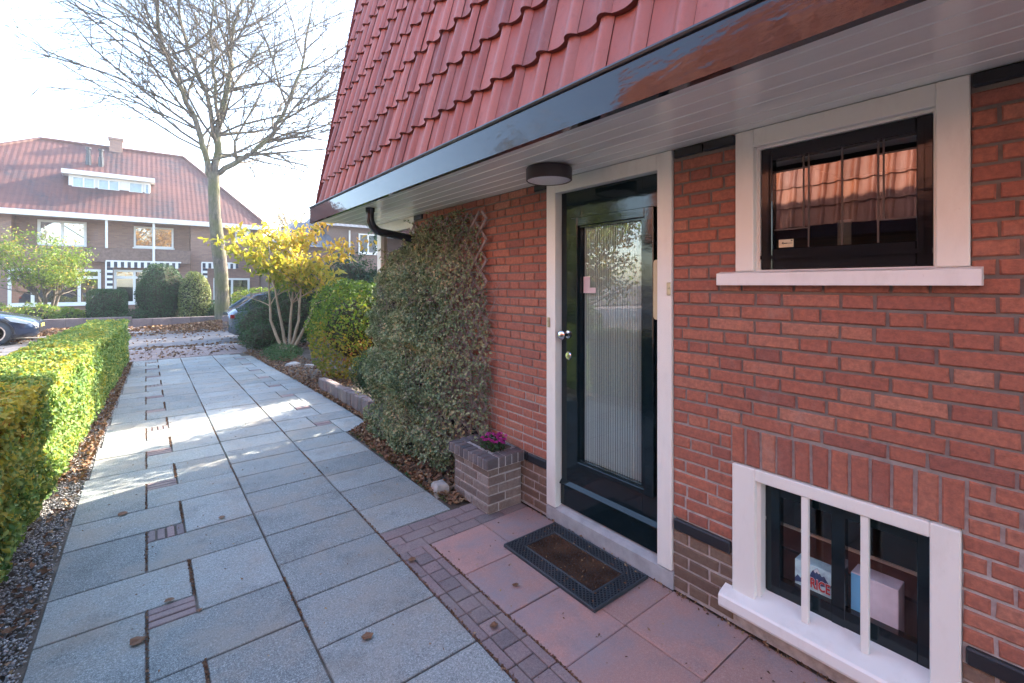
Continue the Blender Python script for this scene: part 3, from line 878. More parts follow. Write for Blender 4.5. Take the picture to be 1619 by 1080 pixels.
# pantile roof (steep mansard slope)
def pantiles(name, parent, sgn, xoff, mat, side, ny0, ny1, rows=9, tint_rows=True):
    """sgn=+1: slope rises towards +X from x=xoff"""
    m = MB(); TW = .20; ang = R(79.5); G = .3355
    ux, uz = math.cos(ang), math.sin(ang); nx, nz = -math.sin(ang), math.cos(ang)
    # cross profile of one pantile: broad shallow pan, then a high narrow roll
    prof = []
    for q in range(13):
        s = q / 12
        if s < .60: h = -.012 * math.sin(math.pi * s / .60) + .004 * s
        else:
            w = (s - .60) / .40; h = .030 * math.sin(math.pi * w) ** .75 + .003
        prof.append((s, h))
    rr_ = random.Random(11)
    z_first = 2.44
    base_v = (2.775 - z_first) / uz
    for r in range(-1, rows):
        v0 = base_v + r * G; v1 = v0 + G + .03
        if r == -1: v0 = -.03
        for c in range(ny0, ny1):
            y0 = 5.50 - (c + 1) * TW
            tt = min(1, max(0, rr_.gauss(.5, .3)))
            jz = rr_.uniform(-.004, .004); jn = rr_.uniform(-.002, .003)
            vs = []; 
            for (s, h) in prof:
                for (v, lift) in ((v0 + jz, .030), ((v0 + v1) / 2, .015), (v1, 0.0)):
                    d = h + lift + jn
                    X = xoff + sgn * (ux * v + nx * d); Z = z_first + uz * v + nz * d
                    vs.append((X, y0 + (1 - s) * TW * 1.0, Z))
            n = len(prof); fs = []
            for q in range(n - 1):
                for k in range(2):
                    a = q * 3 + k
                    fs.append((a, a + 3, a + 4, a + 1) if sgn > 0 else (a, a + 1, a + 4, a + 3))
            m.add(vs, fs, tt, 0)
            # nose face
            vs2 = []; fs2 = []
            for q, (s, h) in enumerate(prof):
                a = q * 3
                p = vs[a]; vs2.append(p)
                v = v0 + jz; d = h + .006
                vs2.append((xoff + sgn * (ux * v + nx * d), p[1], z_first + uz * v + nz * d))
            for q in range(n - 1):
                fs2.append((2 * q, 2 * q + 1, 2 * q + 3, 2 * q + 2))
            m.add(vs2, fs2, .5, 1)
            # edge of the roll
            if c == ny0 or True:
                a0 = (n - 1) * 3
                e = [vs[a0 - 3 + 0], vs[a0 - 3 + 2]]
    # solid felt and battens under the tiles
    v1 = base_v + rows * G
    ya, yb = 5.49 - ny0 * TW, 5.50 - ny1 * TW
    c4 = lambda v, d, yy: (xoff + sgn * (ux * v + nx * d), yy, z_first + uz * v + nz * d)
    q = [c4(-.05, -.02, ya), c4(v1, -.02, ya), c4(v1, -.02, yb), c4(-.05, -.02, yb), c4(-.05, -.08, ya), c4(v1, -.08, ya), c4(v1, -.08, yb), c4(-.05, -.08, yb)]
    m.add(q, [(0, 1, 2, 3), (7, 6, 5, 4), (0, 4, 5, 1), (3, 2, 6, 7)], .3, 1)
    # verge board on the street end
    v1 = base_v + rows * G
    for yy in (5.5 - ny0 * TW,):
        e = [(xoff + sgn * (ux * v + nx * d), yy + .004, z_first + uz * v + nz * d) for v, d in ((-.03, .045), (v1, .045), (v1, -.06), (-.03, -.06))]
        m.add(e, [(0, 1, 2, 3)], .3, 1)
    return m.build(name, [mat, side], parent, smooth=True)
pantiles('roof', house, 1, 1.535, M['tile'], M['tile_side'], 0, 46)
# upper roof slope and far slope above the mansard
m = MB(); xt, zt = 2.06, 5.42
m.add([(xt, -4, zt), (xt, 5.5, zt), (5.8, 5.5, 6.3), (5.8, -4, 6.3), (9.6, 5.5, zt), (9.6, -4, zt)], [(0, 3, 2, 1), (3, 5, 4, 2)])
m.build('upper_roof', M['tile'], house)

# ------------------------------------------------------------------ ceiling lamp
lamp = thing('porch_lamp', (1.93, 2.085, 2.336), 'round brown lamp with white diffuser on the soffit beside the front door', 'lamp')
m = MB(); m.lathe([(.10, .0), (.135, -.006), (.140, -.014), (.140, -.082), (.134, -.086), (.132, -.075)], (1.93, 2.085, 2.3355), 'z', 40); m.build('lamp_housing', M['lamp_brown'], lamp, smooth=True)
m = MB(); m.lathe([(.131, -.070), (.131, -.080), (.12, -.084), (.06, -.087), (.004, -.088)], (1.93, 2.085, 2.3355), 'z', 40); m.build('lamp_diffuser', M['white_plastic'], lamp, smooth=True)

# ------------------------------------------------------------------ doormat
mat_ = thing('doormat', (1.96, 1.915, 0), 'black rubber doormat with worn brown coir centre on pink tiles', 'doormat')
mx0, mx1, my0, my1 = 1.735, 2.172, 1.545, 2.285
m = MB(); m.box(mx0, mx1, my0, my1, .003, .009)
bw = .088
for (a, b, c, d) in ((mx0, mx1, my0, my0 + .012), (mx0, mx1, my1 - .012, my1), (mx0, mx0 + .012, my0 + .012, my1 - .012), (mx1 - .012, mx1, my0 + .012, my1 - .012),
                     (mx0 + bw, mx1 - bw, my0 + bw, my0 + bw + .012), (mx0 + bw, mx1 - bw, my1 - bw - .012, my1 - bw), (mx0 + bw, mx0 + bw + .012, my0 + bw + .012, my1 - bw - .012), (mx1 - bw - .012, mx1 - bw, my0 + bw + .012, my1 - bw - .012)):
    m.box(a, b, c, d, .009, .020, bev=.002)
# diagonal lattice clipped to the border
def lat(m, x0, x1, y0, y1, st, w, z0, z1):
    for sg in (1, -1):
        k = -2.0
        while k < 3:
            # line x = x0 + t, y = y0 + k + sg*t
            t0, t1 = 0, x1 - x0
            ya, yb = y0 + k, y0 + k + sg * t1
            lo, hi = (y0, y1)
            def tt(yv): return (yv - y0 - k) * sg
            ta, tb = sorted((tt(lo), tt(hi)))
            a, b = max(t0, ta), min(t1, tb)
            if b - a > .003:
                P0 = (x0 + a, y0 + k + sg * a); P1 = (x0 + b, y0 + k + sg * b)
                dx, dy = P1[0] - P0[0], P1[1] - P0[1]; L = math.hypot(dx, dy); nx, ny = -dy / L * w / 2, dx / L * w / 2
                zz = z1 - (0.0006 if sg < 0 else 0)
                vs = [(P0[0] + nx, P0[1] + ny, z0), (P1[0] + nx, P1[1] + ny, z0), (P1[0] - nx, P1[1] - ny, z0), (P0[0] - nx, P0[1] - ny, z0)]
                vs += [(p[0], p[1], zz) for p in vs]
                m.add(vs, [(4, 5, 6, 7), (0, 1, 5, 4), (1, 2, 6, 5), (2, 3, 7, 6), (3, 0, 4, 7)])
            k += st
i = .012
for (a, b, c, d) in ((mx0 + i, mx0 + bw, my0 + i, my1 - i), (mx1 - bw, mx1 - i, my0 + i, my1 - i), (mx0 + bw, mx1 - bw, my0 + i, my0 + bw), (mx0 + bw, mx1 - bw, my1 - bw, my1 - i)):
    lat(m, a, b, c, d, .026, .0055, .009, .0185)
m.build('rubber_border', M['rubber'], mat_)
n = 14000
P = np.stack([rng.uniform(mx0 + bw + .012, mx1 - bw - .012, n), rng.uniform(my0 + bw + .012, my1 - bw - .012, n), rng.uniform(.010, .017, n)], 1)
leafmesh('coir_pile', P, rng.normal(size=(n, 3)) + [0, 0, .4], .010, M['coir'], mat_, tint=np.clip(vnoise(P, 14, 2) * 1.1 - .1 + rng.uniform(-.25, .25, n), 0, 1), aspect=.22)

# ------------------------------------------------------------------ brick planter with flowers
pl = thing('brick_planter', (2.04, 2.9, 0), 'small grey brown brick planter with dark brick cap beside the front door', 'planter')
m = MB()
px0, py0, py1, pz = 1.89, 2.665, 3.125, .325
tf_front = lambda u, d, z: (u, py0 - d, z)
tf_side = lambda u, d, z: (px0 - d, u, z)
def rev(tf): return lambda u, d, z: tf(u, d, z)
brick_wall(m, tf_front, px0, 2.192, 0, pz, [], 0, course=pz / 5, seed=21)
brick_wall(m, tf_side, py0, py1, 0, pz, [], 0, course=pz / 5, seed=22)
brick_wall(m, lambda u, d, z: (u, py1 + d, z), px0, 2.192, 0, pz, [], 0, course=pz / 5, seed=23)
m.box(px0 + .007, 2.19, py0 + .007, py1 - .007, 0, pz - .002, .5, 1)
m.build('planter_body', [M['planter_brick'], M['mortar']], pl)
m = MB()
cz0, cz1 = pz, .402; cx0, cy0, cy1 = 1.855, 2.628, 3.16
k = 0; y = cy0
while y < cy1 - .01:      # left row of headers across the front edge
    m.box(cx0, cx0 + .10, y + .004, min(y + .062, cy1) - .004, cz0 + .002, cz1 + random.uniform(-.003, .003), random.random(), 0, .006); y += .0625
x = cx0 + .108
while x < 2.16:
    m.box(x, x + .05, cy0, cy0 + .10, cz0 + .002, cz1 + random.uniform(-.003, .003), random.random(), 0, .006)
    m.box(x, x + .05, cy1 - .10, cy1, cz0 + .002, cz1, random.random(), 0, .006); x += .0575
y = cy0 + .108
m.box(cx0 + .006, 2.19, cy0 + .006, cy1 - .006, cz0, cz1 - .008, .5, 1)
m.build('planter_cap', [M['cap_brick'], M['mortar']], pl)
m = MB(); m.box(1.985, 2.16, 2.75, 3.04, cz1 - .005, cz1 + .004, .3); m.build('planter_soil', M['soil'], pl)
fl = thing('purple_flowers', (2.04, 2.80, .40), 'clump of purple pink flowers growing in the brick planter', 'flowers')
P, N = ellipsoid_leaves((2.03, 2.80, .44), (.095, .095, .065), 260, .6, zmin=.39); leafmesh('flower_leaves', P, N, .03, M['dark_leaf'], fl)
heads = []
for k in range(34):
    a, rr0 = random.uniform(0, 6.28), .10 * math.sqrt(random.random())
    c = np.array([2.03 + rr0 * math.cos(a), 2.80 + rr0 * math.sin(a),   .50 + .035 * random.random() - rr0 * .45])
    q = 26; th = rng.uniform(0, 6.28, q); ph = rng.uniform(.3, 1.3, q)
    d = np.stack([np.cos(th) * np.sin(ph), np.sin(th) * np.sin(ph), np.cos(ph)], 1)
    heads.append((c + d * .011, d))
P = np.concatenate([h[0] for h in heads]); N = np.concatenate([h[1] for h in heads])
leafmesh('petals', P, N, .020, M['petal'], fl, aspect=.6)
m = MB(); rs = random.Random(4)
vs = []
c0 = (1.80, 3.20)
for (zz, s) in ((-.01, 1.0), (.05, .95), (.075, .75)):
    for (a, b) in ((-.055, -.06), (.05, -.07), (.06, .05), (-.04, .065)):
        vs.append((c0[0] + a * s + rs.uniform(-.006, .006), c0[1] + b * s + rs.uniform(-.006, .006), zz + rs.uniform(-.004, .004)))
m.add(vs, [(8, 9, 10, 11)] + [(r * 4 + k, r * 4 + (k + 1) % 4, r * 4 + 4 + (k + 1) % 4, r * 4 + 4 + k) for r in (0, 1) for k in range(4)])
tag(m.build('edging_stone', M['stone'], origin=(1.80, 3.20, 0)), 'loose pale grey stone on the bed edge beside the brick planter', 'stone')

# ------------------------------------------------------------------ boxes behind the basement window
XF = 2.302
bx = thing('washing_powder_box', (2.37, .785, .17), 'blue and white packet with red letters RICE behind the basement window', 'box')
m = MB(); m.box(XF, XF + .07, .712, .858, .171, .385, .5, 0, .002); b0 = m.build('carton', simple('packet_blue_white', (0.55, 0.85, 0.98), 0.4, var=.3, nscale=30), bx)
m = MB()
m.poly_prism([(.857, .300), (.846, .318), (.834, .308), (.815, .345), (.800, .330), (.788, .362), (.768, .382), (.752, .352), (.742, .358), (.722, .328), (.713, .335), (.713, .322), (.857, .285)], 'x', XF - .0022, XF - .0004, mi=0)
m.poly_prism([(.782, .366), (.768, .382), (.757, .364), (.764, .360), (.769, .368), (.775, .358)], 'x', XF - .0034, XF - .0024, mi=1)
m.poly_prism([(.857, .205), (.80, .225), (.75, .21), (.713, .235), (.713, .20), (.857, .185)], 'x', XF - .0022, XF - .0004, mi=0)
m.build('mountain_print', [simple('print_navy', (0.03, 0.07, 0.18), .5), simple('print_white', (0.85, 0.88, 0.92), .5)], bx)
def lettering(body, size, off, ext, mat, x, y, z, par):
    cu = bpy.data.curves.new('lettering', 'FONT'); cu.body = body; cu.size = size; cu.extrude = ext; cu.align_x = 'CENTER'; cu.offset = off
    to = bpy.data.objects.new('lettering', cu); COL.objects.link(to)
    dg = bpy.context.evaluated_depsgraph_get()
    me = bpy.data.meshes.new_from_object(to.evaluated_get(dg)); bpy.data.objects.remove(to)
    me.materials.clear(); me.materials.append(mat)
    o = bpy.data.objects.new('lettering', me); COL.objects.link(o); o.parent = par
    q = ORG[par.name]
    o.rotation_euler = (R(90), 0, R(-90)); o.scale = (.60, .95, 1); o.location = (x - q.x, y - q.y, z - q.z)
    return o
lettering('RICE', .062, .0030, .0005, simple('print_outline', (0.8, 0.84, 0.9), .5), XF - .0042, .7565, .292, bx)
lettering('RICE', .062, .0012, .0005, simple('print_red', (0.60, 0.025, 0.03), .5), XF - .0056, .7565, .292, bx)
b2 = thing('white_carton', (2.38, .57, .17), 'white and pink carton behind the right panes of the basement window', 'box')
m = MB(); m.box(XF, XF + .09, .490, .645, .171, .428, .5, 0, .002); m.build('carton', simple('carton_white_pink', (0.72, 0.64, 0.70), 0.5, var=.15, nscale=12), b2)
m = MB(); m.box(XF - .0015, XF - .0004, .612, .6445, .175, .425); m.build('side_print', simple('print_lightblue', (0.16, 0.50, 0.80), .5), b2)

# ------------------------------------------------------------------ trellis and creeper on the wall
tr = MB(); yA, yB, zA, zB = 3.08, 4.5, .22, 2.24
for sg in (1, -1):
    k = -3.0
    while k < 3.5:
        a0 = []
        for tt in np.linspace(0, yB - yA, 60):
            z = zA + k + sg * tt
            if zA <= z <= zB: a0.append((yA + tt, z))
        if len(a0) > 2:
            P0, P1 = a0[0], a0[-1]; dx, dz = P1[0] - P0[0], P1[1] - P0[1]; L = math.hypot(dx, dz); nx, nz = -dz / L * .011, dx / L * .011
            xx = 2.165 if sg > 0 else 2.155
            pts = [(P0[0] + nx, P0[1] + nz), (P1[0] + nx, P1[1] + nz), (P1[0] - nx, P1[1] - nz), (P0[0] - nx, P0[1] - nz)]
            tr.poly_prism(pts, 'x', xx, xx + .008)
        k += .17
tag(tr.build('trellis', M['lattice'], origin=(2.16, 3.1, 0)), 'weathered wooden lattice fixed to the brick wall behind the creeper', 'trellis')
cr = thing('wall_creeper', (2.05, 3.95, 0), 'dense grey green creeper climbing the brick wall beside the brick planter', 'creeper')
def crz(y):   # top edge of the creeper by Y
    return np.interp(y, [3.0, 3.15, 3.35, 3.9, 4.3, 4.7, 4.95, 5.1], [1.0, 2.05, 2.27, 2.24, 2.12, 1.9, 1.62, .9])
def crd(y, z):  # thickness from the wall
    ty = np.interp(y, [3.0, 3.15, 3.4, 3.8, 4.4, 4.9, 5.1], [.04, .10, .20, .27, .31, .27, .1])
    tz = np.interp(z, [0, .25, .7, 1.3, 1.8, 2.2], [.95, 1.05, 1.1, .98, .72, .35])
    return ty * tz
def creeper_pts(n, y0=3.02, y1=5.08, zlo=.03, bias=2.2):
    y = rng.uniform(y0, y1, n); zt_ = crz(y); z = zlo + (zt_ - zlo) * rng.uniform(0, 1, n)
    d = crd(y, z) * (1 - .5 * rng.uniform(0, 1, n) ** bias)
    P = np.stack([W - d, y, z], 1)
    d2 = d * (1 + .30 * (vnoise(P, 4.3, 3) - .5) * 2 + .22 * (vnoise(P, 11, 6) - .5) * 2 + .14 * (vnoise(P, 23, 1) - .5) * 2)
    P[:, 0] = W - np.maximum(d2, .015)
    return P
P = creeper_pts(62000)
dens = np.interp(P[:, 1], [3.0, 3.25, 3.6, 4.0], [.14, .30, .8, 1]) * np.interp(P[:, 2], [0, .3, .6, 1.9, 2.2], [.7, .85, 1, .9, .35])
dens *= np.clip(.30 + 1.3 * vnoise(P, 6.5, 8) * (.5 + vnoise(P, 15, 2)), 0, 1)
P = P[rng.uniform(0, 1, len(P)) < dens]
N = np.tile([-1.0, -.15, .25], (len(P), 1)) + rng.normal(size=(len(P), 3)) * .75
ti = .46 + .7 * (vnoise(P, 3.1, 5) - .5) + rng.normal(size=len(P)) * .24
sh_, sn_ = [], []
tw = MB(); rs = random.Random(18)
for k in range(150):      # stray shoots with leaves reaching out of the mass
    y = rs.uniform(3.05, 5.0); z = rs.uniform(.1, float(crz(y))); d = float(crd(y, z))
    p = Vector((W - d * .8, y, z)); dr = Vector((rs.uniform(-1, -.1), rs.gauss(-.1, .8), rs.uniform(-.5, .9))).normalized(); pts = [p]; L = rs.uniform(.10, .26)
    for q in range(5):
        dr = (dr + Vector((rs.gauss(0, .2), rs.gauss(0, .2), rs.gauss(-.05, .2)))).normalized(); nx_ = pts[-1] + dr * L / 5; nx_.x = min(nx_.x, W - .02); nx_.z = min(nx_.z, 2.30); pts.append(nx_)
        for _ in range(3): sh_.append(tuple(nx_ + Vector((rs.gauss(0, .012), rs.gauss(0, .012), rs.gauss(0, .012))))); sn_.append((rs.gauss(-.6, .6), rs.gauss(0, .6), rs.gauss(.5, .6)))
    tw.tube(pts, .0018, 3, cap=False)
P = np.concatenate([P, sh_]); N = np.concatenate([N, sn_]); ti = np.concatenate([ti, rng.uniform(.35, .9, len(sh_))])
leafmesh('creeper_foliage', P, N, .030, M['creeper_leaf'], cr, tint=ti, aspect=.62)
rs = random.Random(8)
for k in range(950):
    y = rs.uniform(3.04, 4.9); z = rs.uniform(.05, float(crz(y)))
    if rs.random() < .45: y = rs.uniform(3.04, 3.65); z = rs.uniform(.1, float(crz(y)) - .02)
    d = float(crd(y, z)) * rs.uniform(.35, 1.04)
    p = Vector((W - d, y, z)); dr = Vector((rs.gauss(-.2, .4), rs.gauss(0, .8), rs.gauss(-.2, .9))).normalized()
    L = rs.uniform(.12, .38); pts = [p]
    for q in range(4):
        dr = (dr + Vector((rs.gauss(0, .3), rs.gauss(0, .3), rs.gauss(-.12, .3)))).normalized(); nx_ = pts[-1] + dr * L / 4
        lim = W - float(crd(min(max(nx_.y, 3.01), 5.05), max(nx_.z, 0))) * 1.12 - .01
        nx_.x = min(max(nx_.x, lim), W - .01); nx_.z = min(max(nx_.z, .02), 2.3); pts.append(nx_)
    tw.tube(pts, [.0022, .002, .0018, .0015, .001], 3, cap=False)
for k in range(9):
    y = 3.3 + k * .17; pts = [(W - .05, y, 0)]
    for q in range(1, 8): pts.append((W - .05 - .05 * rs.random(), y + rs.uniform(-.12, .12), q * .27))
    tw.tube(pts, [.014, .012, .011, .009, .008, .006, .005, .003], 5)
tw.build('creeper_twigs', M['dead_twig'], cr)

# ------------------------------------------------------------------ hedge
hd = thing('privet_hedge', (-.85, 6.5, 0), 'long clipped green and yellow hedge along the left side of the path', 'hedge')
def hx(y): return np.interp(y, [0, 4, 12.2], [-.60, -.56, -.27])      # path-side face
def hh_(y): return np.interp(y, [0, 3, 8, 12.2], [.97, .96, .93, .90])
HWD = .62
m = MB(); NS = 40
for k in range(NS):
    ya, yb = .3 + (12.1 - .3) * k / NS, .3 + (12.1 - .3) * (k + 1) / NS
    vs = []
    for yy in (ya, yb):
        x = float(hx(yy)); z = float(hh_(yy))
        vs += [(x - .07, yy, .05), (x - .07, yy, z - .09), (x - HWD + .07, yy, z - .09), (x - HWD + .07, yy, .05)]
    m.add(vs, [(0, 1, 5, 4), (1, 2, 6, 5), (2, 3, 7, 6)] + ([(0, 3, 2, 1)] if k == 0 else []) + ([(4, 5, 6, 7)] if k == NS - 1 else []))
m.build('hedge_dark_core', M['core'], hd)  # solid core added behind the leaves; dark colour stands for inner shade
def hedge_leaves(n, y0, y1, face, size):
    y = rng.uniform(y0, y1, n)
    if face == 'side':
        z = rng.uniform(.05, 1, n) ** .9 * hh_(y); off = .075 * rng.uniform(0, 1, n) ** 1.3
        P = np.stack([hx(y) - off, y, z], 1)
        P[:, 0] += .055 * (vnoise(P, 6, 2) - .5) * 2 + .03 * (vnoise(P, 15, 4) - .5) - .06 * np.clip(.25 - z, 0, 1)
        N = np.tile([1.0, -.2, .35], (n, 1))
    elif face == 'top':
        x = hx(y) - HWD * rng.uniform(0, 1, n); P = np.stack([x, y, hh_(y) - .07 * rng.uniform(0, 1, n) ** 1.4], 1)
        P[:, 2] += .05 * (vnoise(P, 6, 7) - .5) * 2 + .035 * (vnoise(P, 17, 4) - .5)
        N = np.tile([.1, -.2, 1.0], (n, 1))
    else:
        x = hx(12.1) - HWD * rng.uniform(0, 1, n); z = rng.uniform(.05, .93, n); P = np.stack([x, 12.15 - .06 * rng.uniform(0, 1, n), z], 1); N = np.tile([0, 1.0, .2], (n, 1))
    N = N + rng.normal(size=(n, 3)) * .65
    return P, N
parts = []
for (n, a, b, f, s) in ((13000, 2.2, 4.6, 'side', .040), (15000, 4.6, 8, 'side', .040), (9000, 8, 12.1, 'side', .044), (6000, 1.0, 4.2, 'top', .040), (15000, 4.2, 8, 'top', .040), (9000, 8, 12.1, 'top', .044), (2500, .3, 2.2, 'side', .045), (1800, 0, 1, 'end', .045)):
    P, N = hedge_leaves(n, a, b, f, s); parts.append((P, N, np.full(len(P), s)))
P = np.concatenate([p[0] for p in parts]); N = np.concatenate([p[1] for p in parts]); S_ = np.concatenate([p[2] for p in parts])
# near-end yellow mixes autumn leaf colour with painted sunlight; yellower top, scattered shoots
yel = .36 * np.clip((4.9 - P[:, 1]) / 1.0, 0, 1) * np.clip((P[:, 2] - .15) / .4, 0, 1)
ti = .30 + yel + .22 * np.clip((P[:, 2] - .7) / .2, 0, 1) + .5 * (vnoise(P, 2.2, 1) - .5) + rng.normal(size=len(P)) * .20
ti = np.where(rng.uniform(0, 1, len(P)) < .05, ti, np.minimum(ti, .80 + rng.normal(size=len(P)) * .02))
leafmesh('hedge_foliage', P, N, S_, M['hedge_leaf'], hd, tint=ti, aspect=.58)

# ------------------------------------------------------------------ gravel and leaf litter
def pebbles(name, P, size, mat, label):
    n = len(P)
    O = np.array([[1, 0, 0], [0, 1, 0], [-1, 0, 0], [0, -1, 0], [0, 0, 1], [0, 0, -1]], float)
    sc = rng.uniform(.5, 1.2, (n, 1, 3)) * np.array([1, 1, .65]) * (size * rng.uniform(.6, 1.4, n))[:, None, None]
    V = O[None] * sc + rng.normal(size=(n, 6, 3)) * size * .12
    a = rng.uniform(0, 6.28, n); c, s = np.cos(a), np.sin(a)
    x = V[:, :, 0] * c[:, None] - V[:, :, 1] * s[:, None]; y = V[:, :, 0] * s[:, None] + V[:, :, 1] * c[:, None]
    V = np.stack([x, y, V[:, :, 2]], 2) + P[:, None, :]
    F = np.array([[0, 1, 4], [1, 2, 4], [2, 3, 4], [3, 0, 4], [1, 0, 5], [2, 1, 5], [3, 2, 5], [0, 3, 5]])
    FF = (np.arange(n)[:, None, None] * 6 + F[None]).ravel()
    me = bpy.data.meshes.new(name); me.vertices.add(6 * n); me.vertices.foreach_set('co', V.ravel())
    me.loops.add(24 * n); me.loops.foreach_set('vertex_index', FF); me.polygons.add(8 * n); me.polygons.foreach_set('loop_start', np.arange(8 * n) * 3); me.update(calc_edges=True)
    at = me.attributes.new('tint', 'FLOAT', 'FACE'); at.data.foreach_set('value', np.repeat(rng.beta(1.2, 1.6, n), 8))
    me.materials.append(mat)
    o = bpy.data.objects.new(name, me); COL.objects.link(o); tag(o, label, 'gravel', kind='stuff'); return o
n = 26000
y = 1.2 + 11.2 * rng.uniform(0, 1, n) ** 1.7
x = rng.uniform(-.75, 0, n) ; e_ = -0.40 + np.maximum(0, y - 4.2) * .0265 - .01
x = e_ + x * np.interp(y, [3, 8, 12], [.6, .35, .25])
P = np.stack([x, y, rng.uniform(-.02, .002, n)], 1)
pebbles('gravel', P, .0085, M['gravel'], 'strip of small grey gravel between hedge and path')

def litter(name, pts, size, label, cat='leaves', up=.9, mat='litter'):
    N = np.tile([0, 0, 1.0], (len(pts), 1)) + rng.normal(size=(len(pts), 3)) * (1 - up + .35)
    o = leafmesh(name, pts, N, size, M[mat], aspect=.7, fold=.5, tint=np.clip(rng.beta(1.6, 1.8, len(pts)), 0, 1))
    return tag(o, label, cat, kind='stuff')
def scat(n, x0, x1, y0, y1, z0=.004, z1=.03):
    return np.stack([rng.uniform(x0, x1, n), rng.uniform(y0, y1, n), rng.uniform(z0, z1, n)], 1)
def edge_pts(n, y0, y1, xf, wid, z1=.03):
    y = rng.uniform(y0, y1, n); return np.stack([xf(y) + wid * rng.uniform(0, 1, n) ** 1.5, y, rng.uniform(.003, z1, n)], 1)
be = lambda y: np.interp(y, [2.9, 3.3, 4.4, 5.1, 5.35, 7.3, 9.3, 11.7, 12.6], [1.77, 1.74, 1.76, 1.76, 2.06, 2.03, 1.96, 1.90, 1.80])
litter('bed_litter', np.concatenate([edge_pts(1500, 2.95, 5.3, be, .30), edge_pts(700, 5.3, 7.6, be, .10), edge_pts(2000, 7.4, 12.6, be, .8, .04)]), .05, 'brown fallen leaves covering the planting bed beside the path')
he = lambda y: -0.43 + np.maximum(0, y - 4.2) * .0265
litter('hedge_litter', np.concatenate([edge_pts(1500, 5.2, 12.4, he, -.20), edge_pts(160, 1.5, 5.2, he, -.22)]), .042, 'brown fallen leaves under the hedge beside the path')
litter('street_litter', np.concatenate([scat(260, -.4, 3.5, 12.7, 14.7, .004, .02), scat(600, -3, 5, 14.7, 15.1, -.01, .02), scat(800, -5, 6, 18.7, 19.6, -.01, .04), scat(260, -3, 5, 15, 18.8, -.015, 0)]), .085, 'brown autumn leaves scattered over the sidewalk and road')
P = rng.normal(size=(5200, 2)) * [1.25, .8]; P = np.stack([P[:, 0] + 2.5, P[:, 1] + 20.9, np.zeros(len(P))], 1)
P[:, 2] = .05 + .22 * np.exp(-((P[:, 0] - 2.5) ** 2 / 2.2 + (P[:, 1] - 20.9) ** 2 / .9)) * rng.uniform(.3, 1, len(P))
litter('leaf_pile', P, .12, 'heap of brown leaves around the foot of the bare street tree')
P = scat(2600, -4.2, -1.3, 19.8, 22.2, .04, .12)
litter('pavement_litter', P, .11, 'brown leaves on the far pavement behind the dark blue car')
litter('edge_moss', np.concatenate([edge_pts(500, 3.0, 5.2, lambda y: be(y) - .01, .06, .02)]), .02, 'small weeds along the edge of the path by the creeper', 'weeds', mat='grey_leaf')

jl = []
for xl in (.60, 1.19):
    for _ in range(1500):
        yy = 1 + 11.5 * rng.uniform() ** 1.5
        if vnoise([[xl * 9, yy, 0]], 2.2, 1)[0] > .42: jl.append((xl + rng.normal() * .004, yy, .001))
for k in range(-3, 10):
    y0 = 3.33 + k * PER
    for (xa, ya, yb) in ((.2, y0 - .38, y0 + .005), (.005, y0 + .0, y0 + .54), (.2, y0 + .545, y0 + PER)):
        for _ in range(70): jl.append((xa + rng.normal() * .004, rng.uniform(ya, yb), .001))
for _ in range(500): jl.append((1.392 + rng.normal() * .003, rng.uniform(1, 2.6), .001))
jl = np.array(jl)
tag(leafmesh('joint_debris', jl, rng.normal(size=(len(jl), 3)) + [0, 0, .6], .012, M['litter'], tint=rng.uniform(0, .7, len(jl)), aspect=.8), 'moss and crumbled leaves filling the slab joints', 'debris', kind='stuff')
P = np.concatenate([scat(170, -.35, 1.7, 1.2, 6, .003, .006), scat(420, -.2, 1.9, 6, 12.6, .003, .008), scat(90, 1.4, 2.18, .4, 2.6, .003, .006), scat(130, 1.74, 2.17, 1.56, 2.28, .018, .021)])
tag(leafmesh('leaf_crumbs', P, rng.normal(size=(len(P), 3)) * .5 + [0, 0, 1], .016, M['litter'], aspect=.5), 'tiny leaf scraps blown over slabs, pink tiles and doormat', 'debris', kind='stuff')
wb_ = []
for _ in range(260):
    yy = rng.uniform(-.5, 1.4) if rng.uniform() < .7 else rng.uniform(1.4, 2.6); wb_.append((2.188 - abs(rng.normal()) * .012, yy, .004 + rng.uniform(0, .012)))
wb_ = np.array(wb_)
tag(leafmesh('wall_foot_debris', wb_, rng.normal(size=(len(wb_), 3)), .02, M['litter'], aspect=.6), 'dry scraps gathered along the foot of the brick wall', 'debris', kind='stuff')

